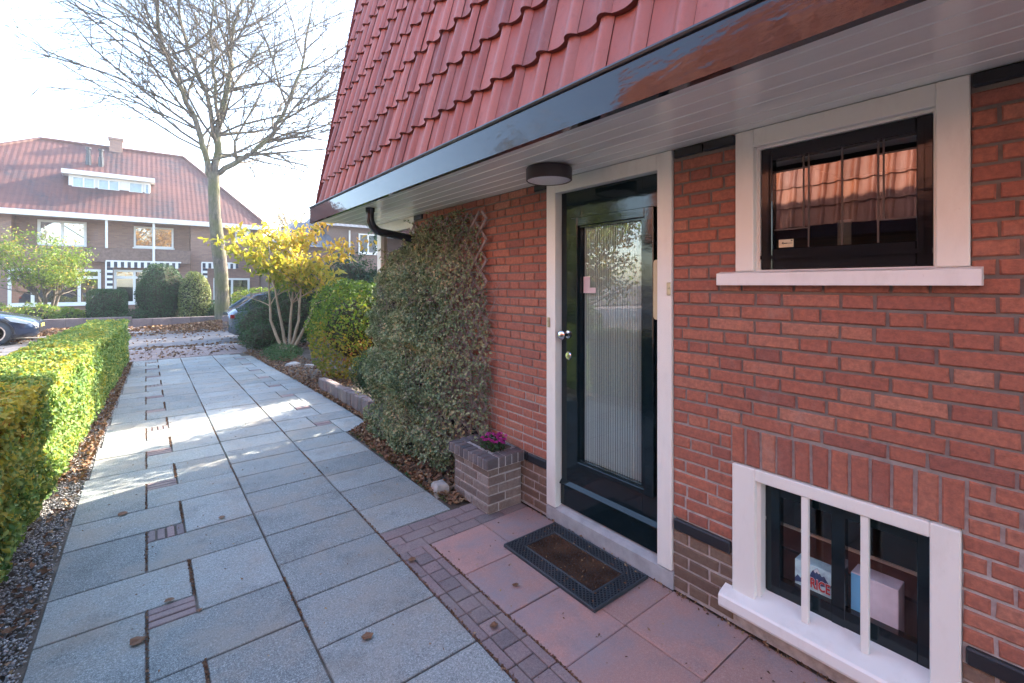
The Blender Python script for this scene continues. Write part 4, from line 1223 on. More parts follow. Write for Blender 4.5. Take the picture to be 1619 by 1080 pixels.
# single leaves one can count on the slabs
spots = [(-.017, 2.70, .07, 'dark brown curled leaf on the grey slabs nearest the gravel', 'dk'), (.205, 2.77, .035, 'small brown leaf by the first clinker infill', 'b'), (.79, 2.08, .06, 'brown leaf flat on a grey slab near the picture foot', 'b'),
         (1.23, 2.50, .055, 'orange brown leaf at the corner of the clinker strip', 'b'), (1.30, 1.78, .05, 'tan leaf lying on the clinker strip beside the pink tiles', 'b'), (.42, 3.77, .045, 'thin brown leaf lying alone in the middle of the path', 'b'),
         (-.12, 4.25, .06, 'brown leaf on the joint by the gravel edge', 'b'), (1.56, 1.95, .04, 'curled yellowish leaf on a pink tile', 'b'), (.10, 2.95, .05, 'tan leaf lying across the joint beside the clinker infill', 'b'), (-.5, 3.15, .06, 'large brown leaf lying on the gravel', 'dk')]
for i, (x, y, s, lab, c) in enumerate(spots):
    m = MB(); rs = random.Random(30 + i); a0 = rs.uniform(0, 6.28); nL = 9
    L = [(x, y, .010)]
    rim = []
    for k in range(nL):
        a = a0 + 2 * math.pi * k / nL; rr0 = s * (.32 + .28 * abs(math.cos((a - a0) / 2)) ** 2 + rs.uniform(-.04, .04))
        rim.append((x + rr0 * math.cos(a) * 1.0, y + rr0 * math.sin(a) * .8, .006 + rs.uniform(0, .22) * s))
    m.add(L + rim, [(0, k + 1, (k + 1) % nL + 1) for k in range(nL)])
    tag(m.build('fallen_leaf', M['dry_leaf'], origin=(x, y, 0)), lab, 'leaf', 'single leaves lying near the path')

# ------------------------------------------------------------------ garden edging wall and shrubs
ew = MB(); y = 5.30; rs = random.Random(2)
for r in range(17):
    w = .128
    ew.box(2.10 + rs.uniform(-.006, .006), 2.21, y + .003, y + w - .003, -.02, .225 + rs.uniform(-.012, .008) - .003 * r, rs.random(), 0, .012); y += w + .002
tag(ew.build('edging_wall', M['edging'], origin=(2.16, 6.4, 0)), 'low edging of upright purple grey blocks between path and garden bed', 'edging')
def shrub(name, loc, label, cat, blobs, mat, size, n, core=True, stems=None, group=None, aspect=.55, jit=.7, tintf=None, shell=.35, bumpy=.16, sq=2.0, corescale=.72, droop=None):
    o = thing(name, loc, label, cat, group)
    Ps, Ns = [], []
    tot = sum(b[1][0] * b[1][1] + b[1][0] * b[1][2] for b in blobs)
    for i, (c, r) in enumerate(blobs):
        k = int(n * (r[0] * r[1] + r[0] * r[2]) / tot)
        P, N = ellipsoid_leaves(c, r, k, shell, bumpy, sq, .02, i * 1.7, jit); Ps.append(P); Ns.append(N)
    P = np.concatenate(Ps); N = np.concatenate(Ns)
    ti = .45 + .5 * (vnoise(P, 2.5, 3) - .5) + rng.normal(size=len(P)) * .2
    if tintf: ti = ti + tintf(P)
    leafmesh('foliage', P, N, size, mat, o, tint=ti, aspect=aspect, droop=droop)
    m = MB()
    if core:
        for c, r in blobs:
            q = [r_ * corescale for r_ in r]
            vs = []; fs = []; nu, nv = 14, 9
            for a in range(nv + 1):
                for b in range(nu):
                    th, ph = math.pi * a / nv, 2 * math.pi * b / nu; w = 1 + .12 * math.sin(5 * ph + 3 * th)
                    vs.append((c[0] + q[0] * math.sin(th) * math.cos(ph) * w, c[1] + q[1] * math.sin(th) * math.sin(ph) * w, max(0, c[2] + q[2] * math.cos(th))))
            for a in range(nv):
                for b in range(nu): fs.append((a * nu + b, (a + 1) * nu + b, (a + 1) * nu + (b + 1) % nu, a * nu + (b + 1) % nu))
            m.add(vs, fs)
        m.build('inner_dark_core', M['core'], o)  # solid dark fill added inside each blob for its shaded depth
    return o
shrub('olive_shrub', (2.85, 8.1, 0), 'rounded yellow green shrub behind the low block edging', 'shrub', [((2.88, 8.12, .85), (.74, .70, .84)), ((3.5, 8.3, .9), (.6, .6, .75))], M['olive_leaf'], .06, 14000, tintf=lambda P: .42 * (.75 - P[:, 2]), sq=2.7, bumpy=.1, corescale=.6)
shrub('small_evergreen_shrub', (2.55, 6.35, 0), 'small dark green shrub between block edging and creeper', 'shrub', [((2.6, 6.5, .33), (.32, .42, .38)), ((2.5, 6.0, .25), (.25, .35, .22))], M['dark_leaf'], .03, 6000)
shrub('yew_bush', (2.25, 13.5, 0), 'low spreading dark green bush at the right corner of the path end', 'shrub', [((2.38, 13.5, .58), (.66, .66, .66)), ((3.1, 13.2, .75), (.75, .65, .75)), ((2.3, 12.9, .36), (.5, .5, .42)), ((2.95, 13.7, .92), (.62, .5, .66))], M['dark_leaf'], .055, 13000, bumpy=.2)
shrub('rhododendron', (4.3, 13.6, 0), 'tall dark green broadleaf bush behind the yellow magnolia', 'shrub', [((3.75, 13.9, 1.2), (.95, .8, 1.15)), ((4.6, 13.4, 1.35), (1.0, .9, 1.2)), ((5.2, 12.6, 1.0), (.9, .9, 1.1))], M['rhodo_leaf'], .11, 9000, aspect=.4, bumpy=.22)
shrub('ground_cover', (2.55, 11.3, 0), 'low blue green ground cover at the foot of the magnolia', 'plant', [((2.45, 11.55, .06), (.42, .55, .22)), ((2.3, 10.9, .04), (.28, .35, .16))], M['grey_leaf'], .045, 3200, core=False)
shrub('added_shade_shrub', (3.35, 6.28, 0), 'added tall shrub, unseen by the street window, shading the path', 'shrub', [((3.36, 6.26, 1.05), (.58, .62, 1.15))], M['dark_leaf'], .07, 4500)  # unseen shrub added to close a sunlit slit beside the house shadow
shrub('added_shade_shrub', (4.5, 10.6, 0), 'added broad shrub hidden behind the yellow green shrub, shading the path', 'shrub', [((4.5, 10.5, .85), (1.1, 1.2, .9))], M['dark_leaf'], .08, 4500)  # unseen shrub put in to shade the path beyond the sun patch
# pale stones and hydrangea remains in the bed
for i, (x, y, s) in enumerate(((2.32, 10.0, .16), (2.55, 9.7, .12))):
    m = MB(); rs = random.Random(60 + i); vs = []
    for (zz, q) in ((-.02, 1), (s * .3, .85), (s * .42, .5)):
        for k in range(7):
            a = 2 * math.pi * k / 7; rr0 = s * q * rs.uniform(.8, 1.15); vs.append((x + rr0 * math.cos(a), y + rr0 * .8 * math.sin(a), zz + rs.uniform(-.01, .01)))
    m.add(vs, [tuple(range(14, 21))] + [(r * 7 + k, r * 7 + (k + 1) % 7, r * 7 + 7 + (k + 1) % 7, r * 7 + 7 + k) for r in (0, 1) for k in range(7)])
    tag(m.build('garden_stone', M['stone'], origin=(x, y, 0)), ('larger pale flat stone in the bed left of the yellow green shrub', 'smaller pale stone in the bed close to the yellow green shrub')[i], 'stone')

# magnolia with four pale stems and large yellow leaves
mg = thing('magnolia', (2.7, 12.0, 0), 'multi stemmed small tree with large yellow autumn leaves', 'tree')
tr = MB(); tips = []
rs = random.Random(12)
def limb(mb, p0, p1, r0, r1, sag=0.0, seg=7, wob=.04, n=7, rnd=rs):
    p0, p1 = Vector(p0), Vector(p1); L = (p1 - p0).length; pts = []; off = Vector((0, 0, 0))
    for k in range(seg + 1):
        f = k / seg; off += Vector((rnd.gauss(0, 1), rnd.gauss(0, 1), rnd.gauss(0, .6))) * wob * L / seg
        q = p0.lerp(p1, f) + Vector((0, 0, sag * L * 4 * f * (1 - f))) + off * (1 if k else 0); pts.append(q)
    mb.tube(pts, [r0 + (r1 - r0) * k / seg for k in range(seg + 1)], n, cap=False); return pts
ax = Vector((.785, -.619, 0))     # along the picture plane; used only to spread the stems of this one tree
for (s0, s1, zt_, dpt) in ((-.09, -.62, 2.0, .1), (-.03, -.26, 2.15, -.2), (.02, .08, 2.2, .15), (.05, .40, 2.1, -.1), (.08, .72, 2.1, .3)):
    b = Vector((2.68, 12.06, 0)) + ax * s0; t1 = Vector((2.68, 12.06, .75)) + ax * (s0 + (s1 - s0) * .62); t2 = Vector((2.68 + dpt, 12.06 + dpt, zt_)) + ax * s1
    P_ = limb(tr, b, t1, .042, .030); Q_ = limb(tr, P_[-1], t2, .030, .014)
    for k in range(7):
        st = Q_[rs.randint(2, 7)]; a = rs.uniform(0, 6.28); L = rs.uniform(.5, 1.25)
        en = st + Vector((math.cos(a) * L, math.sin(a) * L, rs.uniform(.05, 1.0)))
        T_ = limb(tr, st, en, .014, .005, .04)
        tips += [T_[i_] for i_ in (3, 4, 5, 6, 7)]
        for j in range(3):
            s2 = T_[rs.randint(3, 6)]; a2 = rs.uniform(0, 6.28); e2 = s2 + Vector((math.cos(a2), math.sin(a2), rs.uniform(-.1, .6))) * rs.uniform(.25, .5)
            U_ = limb(tr, s2, e2, .006, .003); tips += [U_[4], U_[6], U_[7]]
tr.build('trunk', M['stem'], mg, smooth=True)
tips = np.array([tuple(p) for p in tips]); tips = tips[tips[:, 2] > 1.45]
cen = np.array([2.75, 12.0]);
P = np.repeat(tips, 5, axis=0) + rng.normal(size=(len(tips) * 5, 3)) * [.10, .10, .09]
al = (P[:, 0] - 2.68) * .785 - (P[:, 1] - 12.06) * .619
P = P[(al > -1.45) & (al < 1.95)]; al = (P[:, 0] - 2.68) * .785 - (P[:, 1] - 12.06) * .619
N = np.array([0, 0, .6]) + rng.normal(size=(len(P), 3)) * .8
ti = .34 + .16 * al + .35 * (P[:, 2] - 2.2) + .3 * (vnoise(P, 3, 2) - .5) + rng.normal(size=len(P)) * .18
leafmesh('crown', P, N, .165, M['yellow_leaf'], mg, tint=ti, aspect=.52, droop=.7)

# ------------------------------------------------------------------ bare street tree
stree = thing('bare_street_tree', (2.45, 22, 0), 'tall bare leafless tree on the far pavement with mossy trunk', 'tree')
rs = random.Random(77)
tk = MB()
base = [(2.47, 22, -.02), (2.45, 22, .25), (2.42, 22, 1.2), (2.40, 22, 2.1), (2.30, 22, 3.1), (2.18, 22, 4.4), (2.15, 22, 5.4), (2.14, 22, 6.1)]
tk.tube(base, [.42, .28, .25, .24, .245, .21, .20, .21], 14)
limbs = [
 ([(2.10, 22, 5.6), (1.86, 21.9, 6.5), (1.62, 21.7, 7.6), (1.1, 21.6, 8.9), (.62, 21.5, 10.1), (.35, 21.4, 11.3), (.1, 21.3, 13.5), (-.1, 21.3, 15.5)], [.15, .14, .125, .11, .09, .07, .05, .02]),
 ([(2.14, 22, 6.0), (2.25, 22.1, 7.0), (2.3, 22.1, 7.9), (2.7, 22.2, 10.1), (2.82, 22.2, 12), (3.2, 22.3, 13.5), (3.4, 22.3, 16)], [.19, .17, .155, .12, .09, .06, .02]),
 ([(2.25, 22.05, 7.2), (2.0, 22.3, 9.1), (1.6, 22.5, 10.3), (1.2, 22.6, 11.6), (.9, 22.7, 14), (.8, 22.7, 16)], [.11, .10, .085, .07, .045, .02]),
 ([(2.2, 22, 6.0), (2.9, 21.8, 6.6), (3.45, 21.7, 7.05), (4.2, 21.6, 8.0), (4.85, 21.5, 9.6), (5.35, 21.4, 11.3), (5.6, 21.3, 13.2), (5.9, 21.2, 15)], [.14, .13, .115, .10, .085, .065, .04, .015]),
 ([(2.3, 22.1, 7.9), (2.6, 22.8, 9.5), (3.6, 23.4, 11.4), (4.6, 24.0, 13.5)], [.09, .07, .05, .02]),
 ([(2.3, 22.0, 7.9), (2.1, 21.2, 9.4), (1.9, 20.4, 11.2), (2.0, 19.8, 13.5)], [.085, .07, .05, .02]),
]
limb_pts = []
for pts, rad in limbs:
    # refine polyline
    pp = []; rr_ = []
    for i in range(len(pts) - 1):
        for q in range(4):
            f = q / 4; pp.append(Vector(pts[i]).lerp(Vector(pts[i + 1]), f) + Vector((rs.gauss(0, .025), rs.gauss(0, .04), rs.gauss(0, .02)))); rr_.append(rad[i] + (rad[i + 1] - rad[i]) * f)
    pp.append(Vector(pts[-1])); rr_.append(rad[-1])
    tk.tube(pp, [r_ * .8 for r_ in rr_], 9); limb_pts.append((pp, rr_))
tk.build('trunk', M['bark'], stree, smooth=True)
brm = MB()
def grow(p, d, L, r, lvl, up):
    seg = 5 if lvl < 2 else 4; pts = [p]; dd = d.copy()
    for k in range(seg):
        dd = (dd + Vector((rs.gauss(0, .14), rs.gauss(0, .14), rs.gauss(up, .09)))).normalized(); pts.append(pts[-1] + dd * L / seg)
    brm.tube(pts, [r * (1 - .68 * k / seg) for k in range(seg + 1)], 5 if lvl < 1 else 3, cap=False)
    if lvl >= 3: return
    nb = (8, 6, 3)[lvl]
    for k in range(nb):
        i_ = rs.randint(1, seg); q = pts[i_]
        side = Vector((rs.gauss(0, 1), rs.gauss(0, 1), rs.gauss(.1, .7))); side = (side - dd * side.dot(dd)).normalized()
        nd = (dd * .85 + side * rs.uniform(.35, .85)).normalized()
        grow(q, nd, L * rs.uniform(.38, .62), max(min(r * .55, r * (1 - .68 * i_ / seg) * .85), .0042), lvl + 1, up * .7)
for (pp, rr_), cnt in zip(limb_pts, (19, 19, 15, 19, 9, 9)):
    for k in range(cnt):
        i_ = int(3 + (len(pp) - 4) * (k + rs.random()) / cnt); i_ = min(i_, len(pp) - 1)
        a = rs.uniform(0, 6.28); out = Vector((math.cos(a), math.sin(a) * .9, rs.uniform(.05, .7))).normalized()
        ref = pp[min(i_ + 1, len(pp) - 1)] - pp[i_ - 1]; ref.normalize()
        away = Vector((pp[i_].x - 2.3, pp[i_].y - 22, 0)) * .12
        d = (out + ref * .35 + away).normalized()
        hgt = pp[i_].z; L = max(1.6, 5.0 - abs(hgt - 8.0) * .42) * rs.uniform(.7, 1.15)
        grow(pp[i_], d, L, min(rr_[i_] * .55, .05), 0, .02)
# long sweeping low branches to both sides
for (p, d, L) in (((1.86, 21.9, 6.9), (-1, -.2, .45), 4.6), ((1.65, 21.7, 7.6), (-1, .1, .35), 5.2), ((1.4, 21.6, 8.2), (-1, .2, .3), 5.0), ((1.1, 21.6, 9.0), (-1, -.3, .35), 5.0), ((2.3, 22, 7.6), (1, -.2, .2), 5.4), ((2.3, 22, 6.9), (1, .1, -.02), 4.6), ((4.2, 21.6, 8.0), (1, -.1, .05), 3.6), ((3.4, 21.7, 7.1), (1, -.2, -.05), 4.2), ((4.85, 21.5, 9.6), (1, 0, .3), 3.4), ((.62, 21.5, 10.1), (-1, -.1, .5), 4.8), ((.9, 21.5, 9.6), (-1, .3, .6), 4.4)):
    grow(Vector(p), Vector(d).normalized(), L, .04, 0, -.03)
brm.build('branches', M['twig'], stree, smooth=False)

# ------------------------------------------------------------------ far house
fh = thing('far_brick_house', (-1, 32, 0), 'brown brick house across the street with big hipped red roof and white dormer', 'house')
FY = 32.0
fb = NT('far_brick')
brx = fb.n('ShaderNodeTexBrick'); brx.inputs['Scale'].default_value = 1
brx.inputs['Brick Width'].default_value = .22; brx.inputs['Row Height'].default_value = .065; brx.inputs['Mortar Size'].default_value = .008
brx.inputs['Color1'].default_value = (.34, .20, .15, 1); brx.inputs['Color2'].default_value = (.25, .145, .115, 1); brx.inputs['Mortar'].default_value = (.22, .17, .15, 1)
fb.l(fb.coord((1, 1, 1), (R(90), 0, 0)), brx.inputs['Vector'])
fb.set(Base_Color=fb.mix(fb.ramp(fb.noise(.6, 4), [(.4, (0, 0, 0)), (.7, (.3,) * 3)]), brx.outputs['Color'], (.2, .125, .105)), Roughness=.9)
def roof_mat(name, c0, c1, c2, tw=.24, th=.33):
    t = NT(name)
    g = t.n('ShaderNodeNewGeometry'); sp = t.n('ShaderNodeSeparateXYZ'); t.l(g.outputs['Position'], sp.inputs[0])
    f = t.noise(.55, 5, .65, t.coord((1, 1, .5)))
    b = t.ramp(f, [(.35, c1), (.5, c0), (.68, c2)])
    b = t.mix(t.ramp(t.noise(5, 3, .6), [(.45, (0, 0, 0)), (.7, (.5,) * 3)]), b, c2)
    t.set(Base_Color=b, Roughness=.65)
    def saw(sock, per, shape):
        m1 = t.n('ShaderNodeMath', operation='DIVIDE'); t.l(sock, m1.inputs[0]); m1.inputs[1].default_value = per
        m2 = t.n('ShaderNodeMath', operation='FRACT'); t.l(m1.outputs[0], m2.inputs[0]); return m2.outputs[0]
    a = saw(sp.outputs[0], tw, 0); z = saw(sp.outputs[2], th, 0)
    s1 = t.n('ShaderNodeMath', operation='PINGPONG'); t.l(a, s1.inputs[0]); s1.inputs[1].default_value = .5
    s2 = t.n('ShaderNodeMath', operation='MULTIPLY'); t.l(z, s2.inputs[0]); s2.inputs[1].default_value = -1.3
    s3 = t.n('ShaderNodeMath', operation='ADD'); t.l(s1.outputs[0], s3.inputs[0]); t.l(s2.outputs[0], s3.inputs[1])
    t.bump(s3.outputs[0], .6, .035)
    return t.m
M['far_roof'] = roof_mat('far_roof_tiles', (.085, .030, .026), (.030, .020, .026), (.125, .045, .034), .23, .30)
M['slate'] = roof_mat('slate_roof', (.06, .075, .10), (.045, .055, .075), (.10, .12, .15), .3, .25)
M['far_white'] = simple('far_white_paint', (.72, .72, .70), .5, var=.03)
M['curtain'] = simple('net_curtain', (.55, .56, .58), .8, var=.15, nscale=3)
m = MB()
zg = 0.1
m.box(-15, -5.0, FY, 41, zg, 5.12); m.box(-4.98, 2.0, FY + .02, 41, zg, 3.5); m.box(-4.98, 2.0, FY + .7, 41, 3.5, 5.12); m.box(2.02, 5.5, FY, 41, zg, 5.12)
m.build('wall', fb.m, fh)
m = MB(); m.box(-4.98, 1.99, FY - .35, FY + .01, 2.78, 3.52); m.box(-4.98, 1.99, FY + .01, FY + .69, 2.9, 3.0); m.build('balcony', simple('dark_brick_parapet', (.17, .11, .09), .9, var=.3, nscale=8), fh)
el = -12.6; er = 5.95; ey = FY - .45; ez = 5.12
A, B_, C_, D_ = (el, ey, ez), (er, ey, ez), (er, 41.5, ez), (el, 41.5, ez); R1, R2 = (-4.6, 36.5, 9.72), (1.9, 36.5, 9.78)
m = MB(); m.add([A, B_, C_, D_, R1, R2], [(0, 1, 5, 4), (1, 2, 5), (2, 3, 4, 5), (3, 0, 4)])
m.tube([R1, R2], .11, 6); m.tube([B_, R2], .1, 6); m.tube([A, R1], .1, 6)
rf = m.build('roof', M['far_roof'], fh)
m = MB(); m.box(-1.68, -1.08, 36.2, 36.7, 9.2, 10.30); m.box(-1.74, -1.02, 36.15, 36.75, 10.2, 10.33); m.build('chimney', fb.m, rf)
for vx in (-2.5, -1.97):
    m = MB(); m.lathe([(.14, -.4), (.12, .15), (.09, .2), (.09, .5), (.13, .52), (.13, .62)], (vx, 35.0, 8.65), 'z', 10); m.build('roof_vent', M['lip'], rf)
m = MB(); m.box(el + .3, er + .05, ey - .12, ey + .02, ez - .20, ez + .06); m.box(er - .02, er + .1, ey + .02, 41, ez - .2, ez + .06); m.build('gutter', M['far_white'], fh)
m = MB(); m.box(el + .4, 2.0, ey + .02, FY + .71, ez - .14, ez - .02); m.box(2, er, ey + .02, FY, ez - .14, ez - .02); m.build('eaves_board', simple('eaves_tan', (.42, .34, .25), .7), fh)
# dormer
dm = MB(); dy = 33.35
dm.box(-3.15, .22, dy, 35.6, 6.62, 7.38); dm.box(-3.4, .42, dy - .28, 35.8, 7.38, 7.60); dmo = dm.build('dormer', M['far_white'], fh)
def far_window(parent, x0, x1, z0, z1, y, panes, fw=.08, name='window', glass='far_glass', curtain=None, trans=None):
    m = MB()
    m.box(x0, x1, y - .06, y + .05, z0, z0 + fw); m.box(x0, x1, y - .06, y + .05, z1 - fw, z1)
    m.box(x0, x0 + fw, y - .059, y + .05, z0 + fw, z1 - fw); m.box(x1 - fw, x1, y - .059, y + .05, z0 + fw, z1 - fw)
    for k in range(1, panes):
        xx = x0 + (x1 - x0) * k / panes; m.box(xx - fw * .5, xx + fw * .5, y - .058, y + .05, z0 + fw, z1 - fw)
    if trans: m.box(x0 + fw, x1 - fw, y - .056, y + .05, trans - fw * .6, trans + fw * .6)
    m.box(x0 - .05, x1 + .05, y - .12, y - .04, z0 - .07, z0 - .001)
    o = m.build(name, M['far_white'], parent)
    g = MB(); g.add([(x0 + fw * .5, y - .015, z0 + fw * .5), (x1 - fw * .5, y - .015, z0 + fw * .5), (x1 - fw * .5, y - .015, z1 - fw * .5), (x0 + fw * .5, y - .015, z1 - fw * .5)], [(0, 1, 2, 3)]); g.build('window_glass', M[glass], o)
    d = MB(); d.box(x0 + fw * .5, x1 - fw * .5, y + .02, y + .04, z0 + fw * .5, z1 - fw * .5); d.build('room_behind', M[curtain] if curtain else M['interior'], o)
    return o
for (a, b) in ((-3.0, -2.05), (-1.95, -1.05), (-.72, .02 - .1)):
    pass
for (a, b, k, c) in ((-3.02, -2.12, 2, None), (-2.0, -1.12, 2, None), (-.72, -.12, 1, None), (-.42 + .38, .18, 1, None)):
    m = MB()
    y = dy - .03
    m.box(a, b, y - .03, y + .02, 6.72, 6.78); m.box(a, b, y - .03, y + .02, 7.24, 7.30); m.box(a, a + .05, y - .029, y + .02, 6.78, 7.24); m.box(b - .05, b, y - .029, y + .02, 6.78, 7.24)
    if k == 2: m.box((a + b) / 2 - .03, (a + b) / 2 + .03, y - .028, y + .02, 6.78, 7.24)
    o = m.build('dormer_window', M['far_white'], dmo); g = MB(); g.box(a + .03, b - .03, y + .004, y + .01, 6.75, 7.27); g.build('window_glass', simple('pale_blue_glass', (.36, .46, .52), .08), o)
far_window(fh, -4.2, -2.4, 3.55, 4.85, FY + .62, 2, .11, curtain='curtain')
far_window(fh, -.5, 1.25, 3.66, 4.8, FY + .62, 2, .09)
far_window(fh, 4.2, 5.0, 4.2, 4.95, FY - .02, 1)
far_window(fh, -5.1, -1.8, .62, 2.4, FY - .05, 4, .12, trans=1.98)
far_window(fh, -1.3, 1.2, .62, 2.4, FY - .05, 3, .11, trans=2.0)
far_window(fh, 3.1, 4.95, .3, 2.0, FY - .05, 2, .11)
for (xx, z0, z1) in ((-1.57, 3.5, 5.0), (.35, 2.5, 5.0)):
    m = MB(); m.tube([(xx, FY - .42, z0), (xx, FY - .42, z1)], .055, 8); m.build('rain_pipe', M['far_white'], fh)
# striped awnings
def awning(x0, x1, z, drop):
    m = MB(); w = .135; x = x0; k = 0; y = FY - .42
    while x < x1 - .01:
        m.box(x, min(x + w, x1), y - .02, y, z - .26 - (.04 if k % 2 else 0), z, .5, k % 2); x += w; k += 1
    zz = z - .3; k = 0
    while zz > z - drop:
        m.box(x0, x0 + .22, y - .015, y + .003, zz - w, zz, .5, k % 2); zz -= w; k += 1
    m.box(x0 - .05, x1 + .05, y - .03, y + .1, z + .001, z + .07, .5, 1); m.box(x0 - .07, x0 - .01, y - .03, y + .05, z - drop, z, .5, 1)
    m.build('striped_awning', [simple('awning_navy', (.03, .035, .055), .8), M['far_white']], fh)
awning(-1.55, 1.5, 2.80, 1.5); awning(2.55, 4.3, 2.84, .75)

# slate roofed house further right
h2 = thing('slate_roof_house', (11.5, 30, 0), 'grey brown brick house with slate roof behind the magnolia', 'house')
M['grey_brick'] = simple('grey_brown_brick', (.17, .12, .105), .9, var=.2, nscale=20)
m = MB(); m.box(8.9, 18, 30, 38, 0, 5.35); m.box(5.6, 8.9, 29.2, 34, 0, 3.9); m.build('wall', M['grey_brick'], h2)
m = MB(); m.add([(8.5, 29.6, 5.3), (18.4, 29.6, 5.3), (18.4, 38.4, 5.3), (8.5, 38.4, 5.3), (11.5, 34, 8.6), (16, 34, 8.6)], [(0, 1, 5, 4), (1, 2, 5), (2, 3, 4, 5), (3, 0, 4)])
m.add([(5.2, 28.8, 3.85), (9.2, 28.8, 3.85), (9.2, 34.4, 3.85), (5.2, 34.4, 3.85), (7.2, 31, 5.5), (8.9, 31, 5.5)], [(0, 1, 5, 4), (1, 2, 5), (2, 3, 4, 5), (3, 0, 4)])
m.build('roof', M['slate'], h2)
far_window(h2, 10.9, 12.15, 3.65, 4.95, 29.97, 2, .09, curtain='curtain'); far_window(h2, 10.9, 12.15, .9, 2.4, 29.97, 1, .12, trans=1.9); far_window(h2, 6.2, 7.4, 1.2, 2.6, 29.17, 2, .08)
m = MB(); m.tube([(10.3, 29.93, .1), (10.3, 29.93, 5.1)], .05, 8); m.build('rain_pipe', M['far_white'], h2)

# garden wall, clipped shrubs and small tree in front of the far house
m = MB(); x = -16; rs = random.Random(4)
while x < 7:
    if not (-1.0 < x < -.7): m.box(x, x + .595, 22.4, 22.62, 0, .33 if x > -.9 else .42, rs.random(), 0, .01)
    x += .6
tag(m.build('garden_wall', M['edging'], origin=(-4, 22.5, 0)), 'low brown garden wall along the far pavement', 'wall')
shrub('clipped_box_hedge', (-1.15, 23.8, 0), 'dark green hedge block clipped square in front of the far house', 'hedge', [((-1.15, 23.8, .72), (.60, .5, .72))], M['dark_leaf'], .07, 6500, sq=8, bumpy=.03, shell=.2, corescale=.9)
shrub('dome_conifer', (.5, 24, 0), 'big dark green dome clipped bush in front of the far house', 'shrub', [((.5, 24.1, 1.15), (.84, .8, 1.36))], M['dark_leaf'], .07, 9000, sq=2.3, bumpy=.05, shell=.2, corescale=.88)
shrub('variegated_bush', (1.6, 23.6, 0), 'pale cream green speckled bush beside the dark dome bush', 'shrub', [((1.62, 23.5, .9), (.58, .58, 1.28))], M['var_leaf'], .08, 6000, sq=2.3, bumpy=.07, shell=.2, corescale=.85)
for c_, r_, lb in (((-4.4, 24.2, .5), (.9, .6, .55), 'loose green shrub at the left edge beyond the dark blue car'), ((-3.1, 24.4, .45), (.8, .6, .5), 'loose green shrub under the small tree before the far house'), ((-2.2, 24.0, .35), (.5, .5, .4), 'small loose green shrub left of the square clipped hedge')):
    shrub('front_garden_shrub', (c_[0], c_[1], 0), lb, 'shrub', [(c_, r_)], M['light_leaf'], .10, 1300, bumpy=.3, corescale=.6)
shrub('front_garden_shrub', (-.1, 23.3, 0), 'small dark green shrub between square hedge and dome bush', 'shrub', [((-.3, 23.3, .32), (.55, .4, .36))], M['dark_leaf'], .08, 1300, bumpy=.2)
shrub('front_garden_shrub', (2.35, 23.4, 0), 'small dark green shrub between speckled bush and bare tree trunk', 'shrub', [((2.35, 23.4, .45), (.5, .5, .5))], M['dark_leaf'], .08, 1300, bumpy=.2)
shrub('street_hedge', (4.4, 25, 0), 'light green hedge behind the street tree by the far house door', 'hedge', [((5.0, 25, .7), (1.9, .6, .75))], M['light_leaf'], .10, 4500, sq=4, bumpy=.08, corescale=.85)
lt = thing('small_green_tree', (-3.0, 25.5, 0), 'small spreading tree with yellow green leaves before the far house', 'tree')
rs = random.Random(5); tm = MB(); tps = []
for k in range(7):
    a = k * .9; p0 = (-3.0 + .05 * math.cos(a), 25.5 + .05 * math.sin(a), .1); p1 = (-3.0 + math.cos(a) * .35, 25.5 + math.sin(a) * .35, 1.2)
    P_ = limb(tm, p0, p1, .06, .045, rnd=rs); 
    for j in range(5):
        b = a + rs.uniform(-.7, .7); L = rs.uniform(.6, 1.7); e = (-3.0 + math.cos(b) * L, 25.5 + math.sin(b) * L, rs.uniform(1.9, 3.7) - L * .3)
        Q_ = limb(tm, P_[-1], e, .03, .008, rnd=rs, wob=.08); tps += Q_[3:]
        for i_ in range(3):
            s_ = Q_[rs.randint(3, 7)]; U_ = limb(tm, s_, s_ + Vector((rs.gauss(0, .35), rs.gauss(0, .35), rs.gauss(.2, .3))), .01, .004, rnd=rs); tps += U_[3:]
tm.build('trunk', M['twig'], lt)
tps = np.array([tuple(p) for p in tps]); tps = tps[tps[:, 2] > 1.7]
P = np.repeat(tps, 13, axis=0) + rng.normal(size=(len(tps) * 13, 3)) * [.2, .2, .14]
leafmesh('crown', P, np.array([0, 0, .5]) + rng.normal(size=(len(P), 3)), .11, M['light_leaf'], lt, tint=.45 + .5 * (vnoise(P, 2, 3) - .5) + rng.normal(size=len(P)) * .25, aspect=.5)

